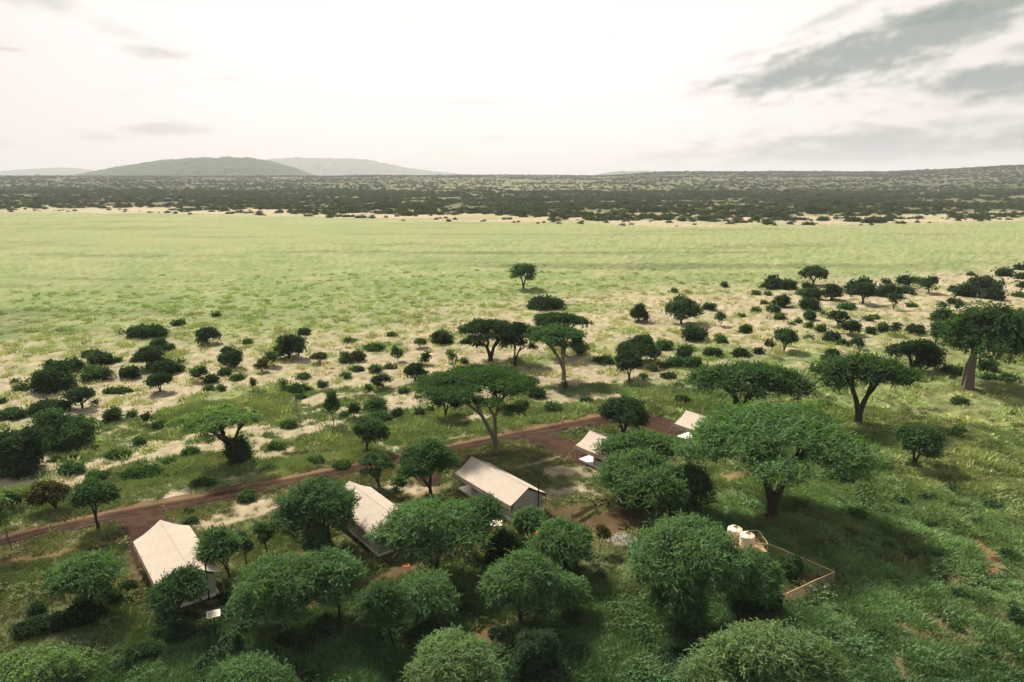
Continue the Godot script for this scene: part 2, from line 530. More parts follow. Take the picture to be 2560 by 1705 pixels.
func plant(called: String, style: String, at: Vector3, ox: float, half: Vector3, cy: float, tr: float, tone: int, leaf: float, count: int, seed_: int, label: String, category: String, group := "") -> void:
	rng.seed = seed_
	at.y = gh(at.x, at.z)
	var o := base(called, at - Vector3(0, 0.04, 0))
	tag(o, label, category, group)
	var mid := Vector3(ox, cy, 0)
	# where the boughs end, each carrying a pad of leaves
	var ends := []
	var pads := []
	var n := 9
	match style:
		"umbrella": n = 30 if half.x > 3.5 else 18
		"feather": n = 22
		"baobab": n = 26
		"spreading": n = 40
		"bush": n = 11
		"sparse": n = 6
		"bare": n = 16
	if half.x < 2.2 and style != "bare":
		n = maxi(5, int(n * 0.6))
	for i in n:
		var q := sqrt((i + 0.6) / n)
		var phi := i * 2.39996 + seed_ * 0.7 + rng.randfn() * 0.25
		var p := Vector3.ZERO
		var pr := Vector3.ZERO
		match style:
			"umbrella":
				var dome := 1.0 - q * q * rng.randf_range(0.65, 1.3)
				if i % 6 == 5:
					dome -= 1.0
				p = Vector3(cos(phi) * q * rng.randf_range(0.7, 0.9), dome * 0.85 - 0.06 + rng.randf_range(-0.25, 0.12), sin(phi) * q * rng.randf_range(0.7, 0.9))
				pr = Vector3(0.25, 0.17, 0.25) * rng.randf_range(0.6, 1.3) * (1.0 if n > 16 else 1.3)
			"spreading":
				p = Vector3(cos(phi) * q * 0.86, sqrt(maxf(0.0, 1.0 - q * q)) * 1.25 - 0.5 + rng.randf_range(-0.2, 0.1), sin(phi) * q * 0.86)
				pr = Vector3(0.23, 0.14, 0.23) * rng.randf_range(0.6, 1.3)
			"feather", "baobab":
				p = Vector3(cos(phi) * q * 0.7, sqrt(maxf(0.0, 1.0 - q * q)) * 1.05 - 0.45 + rng.randf_range(-0.25, 0.12), sin(phi) * q * 0.7)
				pr = Vector3(0.3, 0.32, 0.3) * rng.randf_range(0.55, 1.3) * (1.3 if style == "baobab" else 1.0)
			"bush":
				p = Vector3(cos(phi) * q * 0.66, sqrt(maxf(0.0, 1.0 - q * q)) * 0.95 - 0.3 + rng.randf_range(-0.25, 0.15), sin(phi) * q * rng.randf_range(0.5, 0.8))
				pr = Vector3(0.36, 0.4, 0.36) * rng.randf_range(0.6, 1.25)
				if i < 3:
					p = Vector3(cos(phi) * 0.35, -0.1, sin(phi) * 0.35)
					pr = Vector3(0.6, 0.55, 0.6)
			_:
				p = Vector3(cos(phi) * q * 0.66, sqrt(maxf(0.0, 1.0 - q * q)) * 1.2 - 0.55 + rng.randf_range(-0.25, 0.2), sin(phi) * q * 0.66)
				pr = Vector3(0.4, 0.42, 0.4) * rng.randf_range(0.7, 1.1)
		p = mid + p * half
		p.y = maxf(p.y, 0.15)
		ends.append(p - Vector3(0, pr.y * half.y * 0.4, 0))
		pads.append([p, pr * half])
	if style != "bush":
		var v := PackedVector3Array()
		var nn := PackedVector3Array()
		var low := cy - half.y * 0.9
		var fork := Vector3(ox * 0.2 + rng.randfn() * 0.08 * half.x * 0.4, maxf(low * 0.5, cy * 0.22), rng.randfn() * 0.05)
		if style == "umbrella" or style == "spreading":
			fork.y = maxf(low * 0.55, cy * 0.3)
		if style == "baobab":
			fork = Vector3(0.3, cy - half.y * 0.55, 0)
			tube(v, nn, Vector3(0, -0.3, 0), Vector3(0.05, 1.2, 0), tr * 1.25, tr, 14)
			tube(v, nn, Vector3(0.05, 1.2, 0), Vector3(0.2, fork.y * 0.75, 0), tr, tr * 0.86, 14)
			tube(v, nn, Vector3(0.2, fork.y * 0.75, 0), fork, tr * 0.86, tr * 0.6, 14)
			for e in 6:
				var w := e * TAU / 6.0 + 0.4
				tube(v, nn, Vector3(cos(w) * tr * 1.1, -0.2, sin(w) * tr * 1.1), Vector3(cos(w) * tr * 0.7, 3.2 + rng.randf() * 1.5, sin(w) * tr * 0.7), tr * 0.36, tr * 0.26, 7)
			limb(v, nn, fork, ends, tr * 0.5, ends.size(), 0.05)
		elif style == "umbrella" or style == "spreading" or (style != "bare" and rng.randf() < 0.6 and half.x > 1.2):
			# two stems that part near the ground
			var one := []
			var two := []
			for e: Vector3 in ends:
				if e.x - mid.x + e.z * 0.3 < 0.0:
					one.append(e)
				else:
					two.append(e)
			var part := Vector3(0, fork.y * (0.35 if label.begins_with("great forked") else rng.randf_range(0.25, 0.6)), 0)
			tube(v, nn, Vector3(0, -0.2, 0), Vector3(0, minf(0.35, part.y * 0.4), 0), tr * 1.5, tr * 1.12, 9)
			tube(v, nn, Vector3(0, minf(0.35, part.y * 0.4), 0), part, tr * 1.12, tr, 9)
			for s in [one, two]:
				if s.is_empty():
					continue
				var c := Vector3.ZERO
				for e: Vector3 in s:
					c += e
				c /= s.size()
				var j := Vector3(c.x * 0.3 + ox * 0.15, lerpf(part.y, c.y, 0.42), c.z * 0.3)
				tube(v, nn, part, part.lerp(j, 0.5) + Vector3(0, 0.1, 0), tr * 0.85, tr * 0.72, 8)
				tube(v, nn, part.lerp(j, 0.5) + Vector3(0, 0.1, 0), j, tr * 0.72, tr * 0.64, 8)
				limb(v, nn, j, s, tr * 0.6, s.size(), -0.06 if style == "umbrella" else 0.05)
		else:
			tube(v, nn, Vector3(0, -0.2, 0), Vector3(fork.x * 0.3, fork.y * 0.4, 0), tr * 1.3, tr, 8)
			tube(v, nn, Vector3(fork.x * 0.3, fork.y * 0.4, 0), fork, tr, tr * 0.85, 8)
			limb(v, nn, fork, ends, tr * 0.8, ends.size(), 0.08)
		if style == "bare":
			for e: Vector3 in ends:
				for k in 5:
					var d := Vector3(rng.randfn(), rng.randf_range(0.1, 1.4), rng.randfn()).normalized()
					tube(v, nn, e, e + d * rng.randf_range(0.3, 0.9) * half.x * 0.5, 0.03, 0.015, 3)
		var pale := label.contains("pale leaning") or label.begins_with("great forked") or style == "baobab" or style == "bare"
		put("trunk", mesh_of(v, nn), M.bark_baobab if style == "baobab" else M.bark_pale if pale else M.bark, o)
	if count > 0:
		var v := PackedVector3Array()
		var c := PackedColorArray()
		var sum := 0.0
		var upto := []
		for p in pads:
			sum += (p[1].x * p[1].z + p[1].x * p[1].y * 1.2)
			upto.append(sum)
		var tufts := wispy if style == "feather" or style == "spreading" else leafy
		var tint: Color = TONES[tone] * rng.randf_range(0.88, 1.12)
		var flat := 0.8 if style == "umbrella" else 0.35
		for i in count:
			var u := rng.randf() * sum
			var k := 0
			while upto[k] < u and k < upto.size() - 1:
				k += 1
			var p: Vector3 = pads[k][0]
			var pr: Vector3 = pads[k][1]
			var d := Vector3(rng.randfn(), rng.randfn() + flat, rng.randfn()).normalized()
			var pos := p + d * pr * pow(rng.randf(), 0.45) * (1.0 + absf(rng.randfn()) * 0.2)
			if pos.y < 0.12:
				pos.y = 0.12 + rng.randf() * 0.25
			var up := (d * 0.55 + Vector3.UP * 0.75 + Vector3(rng.randfn(), rng.randfn(), rng.randfn()) * 0.28).normalized()
			var x := up.cross(Vector3(rng.randfn(), rng.randfn(), rng.randfn())).normalized()
			var b := Basis(x, up, x.cross(up)).scaled(Vector3.ONE * leaf * rng.randf_range(0.75, 1.3))
			var t: PackedVector3Array = Transform3D(b, pos) * tufts[rng.randi() % tufts.size()]
			v.append_array(t)
			var f := rng.randf_range(0.72, 1.3)
			var w := rng.randf_range(-0.1, 0.12)
			var col := PackedColorArray()
			col.resize(t.size())
			col.fill(Color(tint.r * f * (1.0 + w), tint.g * f, tint.b * f * (1.0 - w)))
			c.append_array(col)
		put("crown", mesh_of(v, PackedVector3Array(), c), M.leaf, o)

func clump_mesh(blades: int, tall: float, wide: float, blade: float) -> ArrayMesh:
	var v := PackedVector3Array()
	for i in blades:
		var phi := rng.randf() * TAU
		var p := Vector3(cos(phi), 0, sin(phi)) * sqrt(rng.randf()) * wide
		var s := Vector3(cos(phi + 1.4), 0, sin(phi + 1.4)) * blade * rng.randf_range(0.6, 1.3)
		var lean := Vector3(rng.randfn(), 0, rng.randfn()) * tall * 0.4 + Vector3(cos(phi), 0, sin(phi)) * tall * 0.3
		v.append_array(PackedVector3Array([p - s, p + lean + Vector3.UP * tall * rng.randf_range(0.5, 1.2), p + s]))
	return mesh_of(v)

func blocked(x: float, z: float) -> bool:
	var p := Vector2(x, z)
	for a in road_areas:
		if Geometry2D.is_point_in_polygon(p, a):
			return true
	for t: Transform3D in tent_spots:
		var q := t.affine_inverse() * Vector3(x, 0, z)
		if absf(q.x) < 2.1 and absf(q.z) < 5.4:
			return true
	return false

func scatter(called: String, label: String, category: String, m: Mesh, count: int, r0: float, r1: float, spread: float, size0: float, size1: float, how: String) -> void:
	var where: Array[Transform3D] = []
	var tint := PackedColorArray()
	for i in count:
		var a: float = deg_to_rad(rng.randf_range(-spread, spread))
		var r := sqrt(rng.randf_range(r0 * r0, r1 * r1))
		var x := r * sin(a)
		var z := -r * cos(a)
		var c := land(x, z)
		var keep := 1.0
		if how == "lush":
			keep = clampf(1.0 - g_sand * 1.05, 0.0, 1.0) * clampf(1.0 - g_bare * 1.2, 0, 1)
		elif how == "under":
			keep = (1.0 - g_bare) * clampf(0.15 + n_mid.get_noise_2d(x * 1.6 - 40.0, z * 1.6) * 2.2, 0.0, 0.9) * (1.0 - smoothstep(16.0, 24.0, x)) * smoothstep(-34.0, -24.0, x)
		elif how == "herb":
			keep = clampf(1.0 - g_sand * 1.2, 0.0, 1.0) * (1.0 - g_bare) * clampf(0.1 + n_mid.get_noise_2d(x * 1.9 + 20.0, z * 1.9) * 2.5, 0.02, 1.0) * (1.0 if x > 27.0 or r < 60.0 else 0.25)
		elif how == "tussock":
			keep = clampf(1.0 - g_sand * 0.75, 0.2, 1.0) * clampf(0.22 + n_mid.get_noise_2d(x * 2.3 + 50.0, z * 2.3) * 2.2 + g_lush * 0.35, 0.04, 1.0) * (1.0 - smoothstep(150.0, 300.0, r + n_mid.get_noise_2d(x, z) * 70.0))
		elif how == "plain":
			keep = clampf(n_mid.get_noise_2d(x * 1.2 + 90.0, z * 1.7) * 3.0 - 0.25, 0.0, 1.0) * (1.0 - smoothstep(210.0, 390.0, r))
		if rng.randf() > keep or (r < 130.0 and blocked(x, z)):
			continue
		var s := rng.randf_range(size0, size1)
		if how == "lush" and x < 29.0 and r > 58.0 and -z - (93.4 + 0.545 * x) < -2.0:
			s *= 0.6
		if how != "plain":
			s *= 0.75 + 0.6 * clampf(0.5 + n_mid.get_noise_2d(x * 1.6, z * 1.6 + 30.0) * 1.3, 0, 1)
		var b := Basis(Vector3.UP, rng.randf() * TAU).scaled(Vector3(s, s * rng.randf_range(0.6, 1.15), s))
		where.append(Transform3D(b, Vector3(x, gh(x, z) - 0.03, z)))
		var green := Color(0.17, 0.22, 0.1).lerp(Color(0.36, 0.34, 0.19), g_sand * 0.85) if how == "tussock" else Color(0.16, 0.2, 0.08) if how == "plain" else TONES[0] if how == "under" else LUSH.lerp(TONES[2], rng.randf()) if how == "herb" else LUSH
		var k := rng.randf_range(0.75, 1.35) * (1.0 if how == "lush" else 0.72 if how == "herb" or how == "under" else 1.4)
		var col := c.lerp(green, clampf((0.3 + g_sand) * (1.0 - 0.7 * g_lawn), 0, 1) if how != "plain" else 0.12) * k
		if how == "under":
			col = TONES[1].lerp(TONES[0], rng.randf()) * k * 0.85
		tint.append(Color(col.r * rng.randf_range(0.88, 1.14), col.g, col.b))
	var mm := MultiMesh.new()
	mm.transform_format = MultiMesh.TRANSFORM_3D
	mm.use_colors = true
	mm.mesh = m
	mm.instance_count = where.size()
	for i in where.size():
		mm.set_instance_transform(i, where[i])
		mm.set_instance_color(i, tint[i])
	var o := MultiMeshInstance3D.new()
	o.name = numbered(called)
	o.multimesh = mm
	o.material_override = M.grass
	add_child(o, true)
	o.set_meta("kind", "stuff")
	tag(o, label, category)

func dome_mesh(tufts: int, leaf: float, tall: float, flat: bool) -> ArrayMesh:
	var v := PackedVector3Array()
	for i in tufts:
		var d := Vector3(rng.randfn(), absf(rng.randfn()), rng.randfn()).normalized() * pow(rng.randf(), 0.35)
		var pos := Vector3(d.x, d.y * tall, d.z) * 0.85
		if flat:
			pos.y = tall * 0.72 + d.y * tall * 0.3
		var up := (d + Vector3.UP * 0.8).normalized()
		var x := up.cross(Vector3(rng.randfn(), rng.randfn(), rng.randfn())).normalized()
		v.append_array(Transform3D(Basis(x, up, x.cross(up)).scaled(Vector3.ONE * leaf), pos) * leafy[rng.randi() % leafy.size()])
	if flat:
		var n := PackedVector3Array()
		tube(v, n, Vector3.ZERO, Vector3(0.05, tall * 0.8, 0), 0.07, 0.05, 4)
	return mesh_of(v)

func thicket() -> void:
	var kinds := [[], [], [], []]
	var tints := [PackedColorArray(), PackedColorArray(), PackedColorArray(), PackedColorArray()]
	var shapes := [dome_mesh(22, 0.24, 0.75, false), dome_mesh(22, 0.26, 0.95, false), dome_mesh(20, 0.25, 1.0, true), dome_mesh(20, 0.27, 1.15, false)]
	for i in 110000:
		var a := rng.randf_range(-46.0, 46.0)
		var edge := along(FOREST, a)
		var r := 0.0
		if i < 36000:
			r = edge - 60.0 + 1200.0 * pow(rng.randf(), 0.85)
		else:
			r = sqrt(rng.randf_range(pow(edge + 700.0, 2), 4900.0 * 4900.0))
		var x := r * sin(deg_to_rad(a))
		var z := -r * cos(deg_to_rad(a))
		var big := n_big.get_noise_2d(x * 0.35 + 700.0, z * 0.6)
		var mid := n_mid.get_noise_2d(x * 0.18, z * 0.25)
		var d := r - edge
		var keep := smoothstep(-60.0, 190.0, d + mid * 170.0 + big * 130.0) * 0.95 + 0.03
		if d > 650.0:
			keep = clampf(0.55 + big * 1.3 + mid * 0.4 - smoothstep(-16.0, -4.0, a) * (1.0 - smoothstep(4.0, 12.0, a)) * 0.3, 0.08, 1.0)
		if d > 2600.0:
			keep = clampf(0.5 + smoothstep(8.0, 20.0, a) * 0.5 + big, 0.1, 1.0)
		elif d <= 650.0:
			keep *= clampf(0.62 + big * 1.5 + mid * 0.9, 0.06, 1.0)
		if rng.randf() > keep:
			continue
		var s := rng.randf_range(1.3, 4.4) * (1.0 if d < 700.0 else 1.15)
		if rng.randf() < 0.05:
			s *= 1.5
		var k := rng.randi() % 4
		kinds[k].append(Transform3D(Basis(Vector3.UP, rng.randf() * TAU).scaled(Vector3(s * rng.randf_range(0.9, 1.5), s * rng.randf_range(0.75, 1.1), s)), Vector3(x, gh(x, z) - 0.1, z)))
		var f := rng.randf_range(0.65, 1.5)
		tints[k].append(Color(0.042 * f * rng.randf_range(0.9, 1.25), 0.062 * f, 0.034 * f))
	var names := ["low dark bushes", "rounded dark bushes", "flat topped thorn trees", "tall bushy trees"]
	for k in 4:
		var mm := MultiMesh.new()
		mm.transform_format = MultiMesh.TRANSFORM_3D
		mm.use_colors = true
		mm.mesh = shapes[k]
		mm.instance_count = kinds[k].size()
		for i in kinds[k].size():
			mm.set_instance_transform(i, kinds[k][i])
			mm.set_instance_color(i, tints[k][i])
		var o := MultiMeshInstance3D.new()
		o.name = numbered("distant_woodland")
		o.multimesh = mm
		o.material_override = M.leaf
		add_child(o, true)
		o.set_meta("kind", "stuff")
		tag(o, "far belt of " + names[k] + " covering the land beyond the open plain", "woodland")
	# stragglers on the pale sand at the belt's near edge
	for i in 60:
		var a := rng.randf_range(-38.0, 38.0)
		var r := along(FOREST, a) + rng.randf_range(-70.0, 10.0)
		var x := r * sin(deg_to_rad(a))
		var z := -r * cos(deg_to_rad(a))
		var o := put("far_bush", shapes[rng.randi() % 2], M.far_leaf)
		o.position = Vector3(x, gh(x, z) - 0.1, z)
		o.rotation.y = rng.randf() * TAU
		o.scale = Vector3.ONE * rng.randf_range(1.3, 3.2)
		tag(o, "tiny dark bush on the pale strip before the far woodland belt", "bush", "stragglers along the near edge of the far woodland")

# ------------------------------------------------------------------ tents
func safari_tent(at: Vector3, label: String, rear_dark: bool, pipe: bool) -> void:
	var turn := 0.668
	var o := base("safari_tent", Vector3(at.x, gh(at.x, at.z), at.z), turn)
	tag(o, label, "tent", "safari tents of the camp")
	tent_spots.append(o.transform)
	var he := 2.2
	var hr := 3.62
	var w := 2.5
	var front := -5.4
	var rear := 5.4
	# the fly: two slopes, each sagging between ridge and eave
	for s: float in [-1.0, 1.0]:
		var g := []
		for i in 15:
			var t := i / 14.0
			var z := lerpf(front, rear, t)
			var line := []
			for j in 9:
				var u := j / 8.0
				var loose := 0.03 + 0.06 * pow(1.0 - t, 3.0) + 0.03 * pow(t, 4.0)
				var y := lerpf(hr, he, u) - loose * sin(PI * u) + 0.012 * sin(i * 1.9 + j * 0.8)
				y -= 0.03 * sin(PI * t) * (1.0 - u) + 0.025 * absf(sin(PI * t * 3.0)) * u
				var pull := 0.1 * sin(PI * u) * (1.0 if i == 0 else 0.5 if i == 14 else 0.0)
				line.append(Vector3(s * (w * u + 0.02), y, z + (pull if i == 0 else -pull)))
			if s > 0.0:
				line.reverse()
			g.append(line)
		var v := PackedVector3Array()
		sheet(v, g, Vector3(0, -0.02, 0))
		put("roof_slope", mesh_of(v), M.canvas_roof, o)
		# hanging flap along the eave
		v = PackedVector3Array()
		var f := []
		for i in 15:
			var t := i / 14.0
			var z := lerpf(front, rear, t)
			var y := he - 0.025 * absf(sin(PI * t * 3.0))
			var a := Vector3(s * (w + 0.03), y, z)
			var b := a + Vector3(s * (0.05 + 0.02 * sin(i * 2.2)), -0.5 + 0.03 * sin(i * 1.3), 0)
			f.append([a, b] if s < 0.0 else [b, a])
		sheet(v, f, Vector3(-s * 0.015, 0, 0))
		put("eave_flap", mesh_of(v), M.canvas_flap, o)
	# ridge seam
	var v := PackedVector3Array()
	var n := PackedVector3Array()
	for i in 14:
		var t := i / 14.0
		var t2 := (i + 1) / 14.0
		tube(v, n, Vector3(0, hr - 0.03 * sin(PI * t) + 0.005, lerpf(front, rear, t)), Vector3(0, hr - 0.03 * sin(PI * t2) + 0.005, lerpf(front, rear, t2)), 0.035, 0.035, 6)
	put("ridge_seam", mesh_of(v, n), M.canvas_roof, o)
	# platform
	v = PackedVector3Array()
	slab(v, Vector3(-2.2, 0.12, -5.05), Vector3(2.2, 0.34, 5.3))
	put("deck", mesh_of(v), M.deck, o)
	v = PackedVector3Array()
	slab(v, Vector3(-2.1, -0.3, -4.95), Vector3(2.1, 0.115, 5.2))
	put("foundation", mesh_of(v), M.dark_base, o)
	# inner tent walls
	var wall := 1.98
	for s: float in [-1.0, 1.0]:
		v = PackedVector3Array()
		slab(v, Vector3(s * wall - 0.03, 0.345, -2.6), Vector3(s * wall + 0.03, 2.26, 5.12))
		put("side_wall", mesh_of(v), M.canvas_wall, o)
		for k in 3:
			v = PackedVector3Array()
			var z0 := -2.1 + k * 2.35
			slab(v, Vector3(s * (wall + 0.032) - 0.012, 1.15, z0), Vector3(s * (wall + 0.032) + 0.012, 2.0, z0 + 1.75))
			var win := put("window", mesh_of(v), M.mesh_dark, o)
			v = PackedVector3Array()
			n = PackedVector3Array()
			tube(v, n, Vector3(s * (wall + 0.09), 1.09, z0 - 0.05), Vector3(s * (wall + 0.09), 1.09, z0 + 1.8), 0.055, 0.055, 8)
			put("rolled_flap", mesh_of(v, n), M.canvas_flap, win)
	v = PackedVector3Array()
	gable(v, -2.62, wall, 2.24, 3.3)
	put("front_wall", mesh_of(v), M.canvas_wall, o)
	v = PackedVector3Array()
	slab(v, Vector3(-0.75, 0.36, -2.72), Vector3(0.75, 2.1, -2.66))
	put("door", mesh_of(v), M.mesh_dark, o)
	v = PackedVector3Array()
	gable(v, 5.14, wall, 2.24, 3.3)
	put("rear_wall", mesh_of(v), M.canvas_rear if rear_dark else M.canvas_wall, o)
	v = PackedVector3Array()
	slab(v, Vector3(-1.45, 1.25, 5.19), Vector3(-1.0, 1.6, 5.215))
	put("vent", mesh_of(v), M.mesh_dark, o)
	if pipe:
		v = PackedVector3Array()
		n = PackedVector3Array()
		tube(v, n, Vector3(1.25, 0.0, 5.52), Vector3(1.25, 3.55, 5.52), 0.07, 0.07, 8)
		tube(v, n, Vector3(1.25, 3.55, 5.52), Vector3(1.25, 3.62, 5.52), 0.1, 0.02, 8)
		put("vent_pipe", mesh_of(v, n), M.black, o)
	# poles and guy ropes
	for s: float in [-1.0, 1.0]:
		for z: float in [front + 0.08, -1.8, 1.8, rear - 0.08]:
			v = PackedVector3Array()
			n = PackedVector3Array()
			tube(v, n, Vector3(s * (w + 0.12), -0.1, z), Vector3(s * (w - 0.04), he + 0.06, z), 0.04, 0.035, 6)
			put("pole", mesh_of(v, n), M.pole, o)
			v = PackedVector3Array()
			n = PackedVector3Array()
			var dz := -0.9 if z < -5.0 else 0.9 if z > 5.0 else 0.0
			tube(v, n, Vector3(s * (w + 0.02), he, z), Vector3(s * (w + 1.35), -0.05, z + dz), 0.014, 0.014, 4)
			put("guy_rope", mesh_of(v, n), M.rope, o)
	for z: float in [front + 0.12, -2.75]:
		v = PackedVector3Array()
		n = PackedVector3Array()
		tube(v, n, Vector3(0, 0.345, z), Vector3(0, hr - 0.06, z), 0.045, 0.04, 6)
		put("ridge_pole", mesh_of(v, n), M.pole, o)

func gable(v: PackedVector3Array, z: float, w: float, he: float, top: float) -> void:
	var y0 := 0.345
	var p := [Vector3(-w, y0, z), Vector3(w, y0, z), Vector3(w, he - 0.1, z), Vector3(0, top, z), Vector3(-w, he - 0.1, z)]
	var d := Vector3(0, 0, 0.05)
	for t in [[0, 1, 2], [0, 2, 3], [0, 3, 4]]:
		v.append_array(PackedVector3Array([p[t[0]] + d, p[t[2]] + d, p[t[1]] + d, p[t[0]], p[t[1]], p[t[2]]]))
	for i in 5:
		var a: Vector3 = p[i]
		var b: Vector3 = p[(i + 1) % 5]
		quad(v, a, b, b + d, a + d)

# ------------------------------------------------------------------ small things of the camp
func solar_panel(at: Vector3, tall: float, wide: float, turn: float, tilt: float, label: String) -> void:
	var o := base("panel_on_post", Vector3(at.x, gh(at.x, at.z), at.z), turn)
	tag(o, label, "solar panel", "")
	var v := PackedVector3Array()
	var n := PackedVector3Array()
	tube(v, n, Vector3(0, -0.2, 0), Vector3(0, tall - 0.06, 0), 0.055, 0.05, 8)
	put("post", mesh_of(v, n), M.black, o)
	var x := Transform3D(Basis(Vector3.RIGHT, tilt), Vector3(0, tall, 0))
	v = PackedVector3Array()
	var h := wide * 0.39
	slab(v, Vector3(-wide / 2 + 0.03, -0.012, -h + 0.03), Vector3(wide / 2 - 0.03, 0.012, h - 0.03), x)
	put("panel", mesh_of(v), M.panel, o)
	v = PackedVector3Array()
	for s: float in [-1.0, 1.0]:
		slab(v, Vector3(-wide / 2, -0.025, s * h - 0.03), Vector3(wide / 2, 0.03, s * h + 0.03), x)
		slab(v, Vector3(s * wide / 2 - 0.03, -0.024, -h + 0.031), Vector3(s * wide / 2 + 0.03, 0.029, h - 0.031), x)
	put("frame", mesh_of(v), M.white, o)
	v = PackedVector3Array()
	slab(v, Vector3(-0.2, -0.07, -0.04), Vector3(0.2, -0.03, 0.04), x)
	put("bracket", mesh_of(v), M.black, o)

func water_tank(at: Vector3, stand: float, label: String) -> void:
	var o := base("water_tank", at + Vector3(0, stand, 0))
	tag(o, label, "water tank", "pale plastic water tanks on the stand")
	var prof := [[0.0, 0.0], [0.66, 0.0], [0.72, 0.06], [0.72, 0.4], [0.7, 0.43], [0.72, 0.46], [0.72, 0.85], [0.7, 0.88], [0.72, 0.91], [0.72, 1.22], [0.68, 1.32], [0.45, 1.44], [0.26, 1.5]]
	var v := PackedVector3Array()
	for i in prof.size() - 1:
		for k in 28:
			var p: Array[Vector3] = []
			for q in [[i, k], [i + 1, k], [i + 1, k + 1], [i, k + 1]]:
				var a: float = TAU * q[1] / 28.0
				var rr: float = prof[q[0]][0]
				var y: float = prof[q[0]][1]
				# raised ribs on the shoulder
				if q[0] >= 10:
					y += 0.045 * cos(TAU * q[1] / 4.0) * (1.0 if q[0] == 11 else 0.4)
				p.append(Vector3(cos(a) * rr, y, sin(a) * rr))
			quad(v, p[0], p[1], p[2], p[3])
	put("body", mesh_of(v), M.tank, o)
	v = PackedVector3Array()
	var n := PackedVector3Array()
	tube(v, n, Vector3(0, 1.48, 0), Vector3(0, 1.6, 0), 0.25, 0.24, 16)
	tube(v, n, Vector3(0, 1.6, 0), Vector3(0, 1.63, 0), 0.24, 0.0, 16)
	put("cap", mesh_of(v, n), M.tank, o)

func pole_part(parent: Node3D, called: String, a: Vector3, b: Vector3, r: float, m: Material) -> void:
	var v := PackedVector3Array()
	var n := PackedVector3Array()
	tube(v, n, a, b, r, r * 0.9, 7)
	put(called, mesh_of(v, n), m, parent)

func fence_run(a: Vector2, b: Vector2, posts: int, label: String) -> void:
	var o := base("yard_fence", Vector3(a.x, gh(a.x, a.y), a.y))
	tag(o, label, "fence", "")
	var tops: Array[Vector3] = []
	for i in posts:
		var p := a.lerp(b, float(i) / (posts - 1))
		var q := Vector3(p.x - a.x, gh(p.x, p.y) - o.position.y, p.y - a.y)
		pole_part(o, "post", q + Vector3(0, -0.25, 0), q + Vector3(0, 1.08, 0), 0.035, M.pole)
		tops.append(q + Vector3(0, 1.08, 0))
	for i in posts - 1:
		pole_part(o, "rail", tops[i], tops[i + 1], 0.04, M.pole_pale)
	# wire mesh between the posts: thin wires joined into one part
	var v := PackedVector3Array()
	var n := PackedVector3Array()
	for i in posts - 1:
		for k in 5:
			var h := Vector3(0, -0.18 - 0.18 * k, 0)
			tube(v, n, tops[i] + h, tops[i + 1] + h, 0.006, 0.006, 3)
		for k in 8:
			var t := tops[i].lerp(tops[i + 1], (k + 0.5) / 8.0)
			tube(v, n, t, t + Vector3(0, -1.0, 0), 0.005, 0.005, 3)
	put("wire_mesh", mesh_of(v, n), M.rope, o).set_meta("kind", "stuff")

func heap(called: String, at: Vector2, wx: float, wz: float, h: float, m: Material, label: String, category: String, bumpy: float) -> void:
	var o := base(called, Vector3(at.x, gh(at.x, at.y), at.y))
	tag(o, label, category)
	var g := []
	for i in 25:
		var line := []
		for j in 25:
			var p := Vector2(i - 12, j - 12) / 12.0
			var q := p * maxf(absf(p.x), absf(p.y)) / maxf(p.length(), 0.001)
			var d := q.length()
			var y := h * (1.0 - d * d) - 0.04 + n_fine.get_noise_2d(q.x * 9.0 + at.x, q.y * 9.0) * bumpy
			line.append(Vector3(q.x * wx, y, q.y * wz))
		g.append(line)
	var v := PackedVector3Array()
	for i in 24:
		for j in 24:
			quad(v, g[i][j], g[i + 1][j], g[i + 1][j + 1], g[i][j + 1])
	put("heap", mesh_of(v), m, o)

func leaning_slab(called: String, at: Vector2, size: Vector3, turn: float, tilt: float, m: Material, label: String, category: String) -> void:
	var v := PackedVector3Array()
	slab(v, Vector3(-size.x / 2, 0, -size.z / 2), Vector3(size.x / 2, size.y, size.z / 2))
	var o := put(called, mesh_of(v), m)
	o.position = Vector3(at.x, gh(at.x, at.y) + 0.02, at.y)
	o.rotation = Vector3(tilt, turn, 0)
	tag(o, label, category)

func dead_branch(at: Vector2, tip: Vector3, r: float, label: String, category: String) -> void:
	var v := PackedVector3Array()
	var n := PackedVector3Array()
	var m := tip * 0.55 + Vector3(0, 0.12, 0.1)
	tube(v, n, Vector3.ZERO, m, r, r * 0.8, 7)
	tube(v, n, m, tip, r * 0.8, r * 0.4, 7)
	tube(v, n, m, m + Vector3(tip.z, absf(tip.x) * 0.5 + 0.2, -tip.x) * 0.35, r * 0.5, r * 0.2, 5)
	tube(v, n, tip * 0.8, tip * 0.8 + Vector3(-tip.z, 0.3, tip.x) * 0.22, r * 0.4, r * 0.15, 5)
	var o := put("fallen_branch", mesh_of(v, n), M.bark_pale)
	o.position = Vector3(at.x, gh(at.x, at.y) + r * 0.8, at.y)
	tag(o, label, category)

# ------------------------------------------------------------------ sky
const EXPOSURE := 2.25

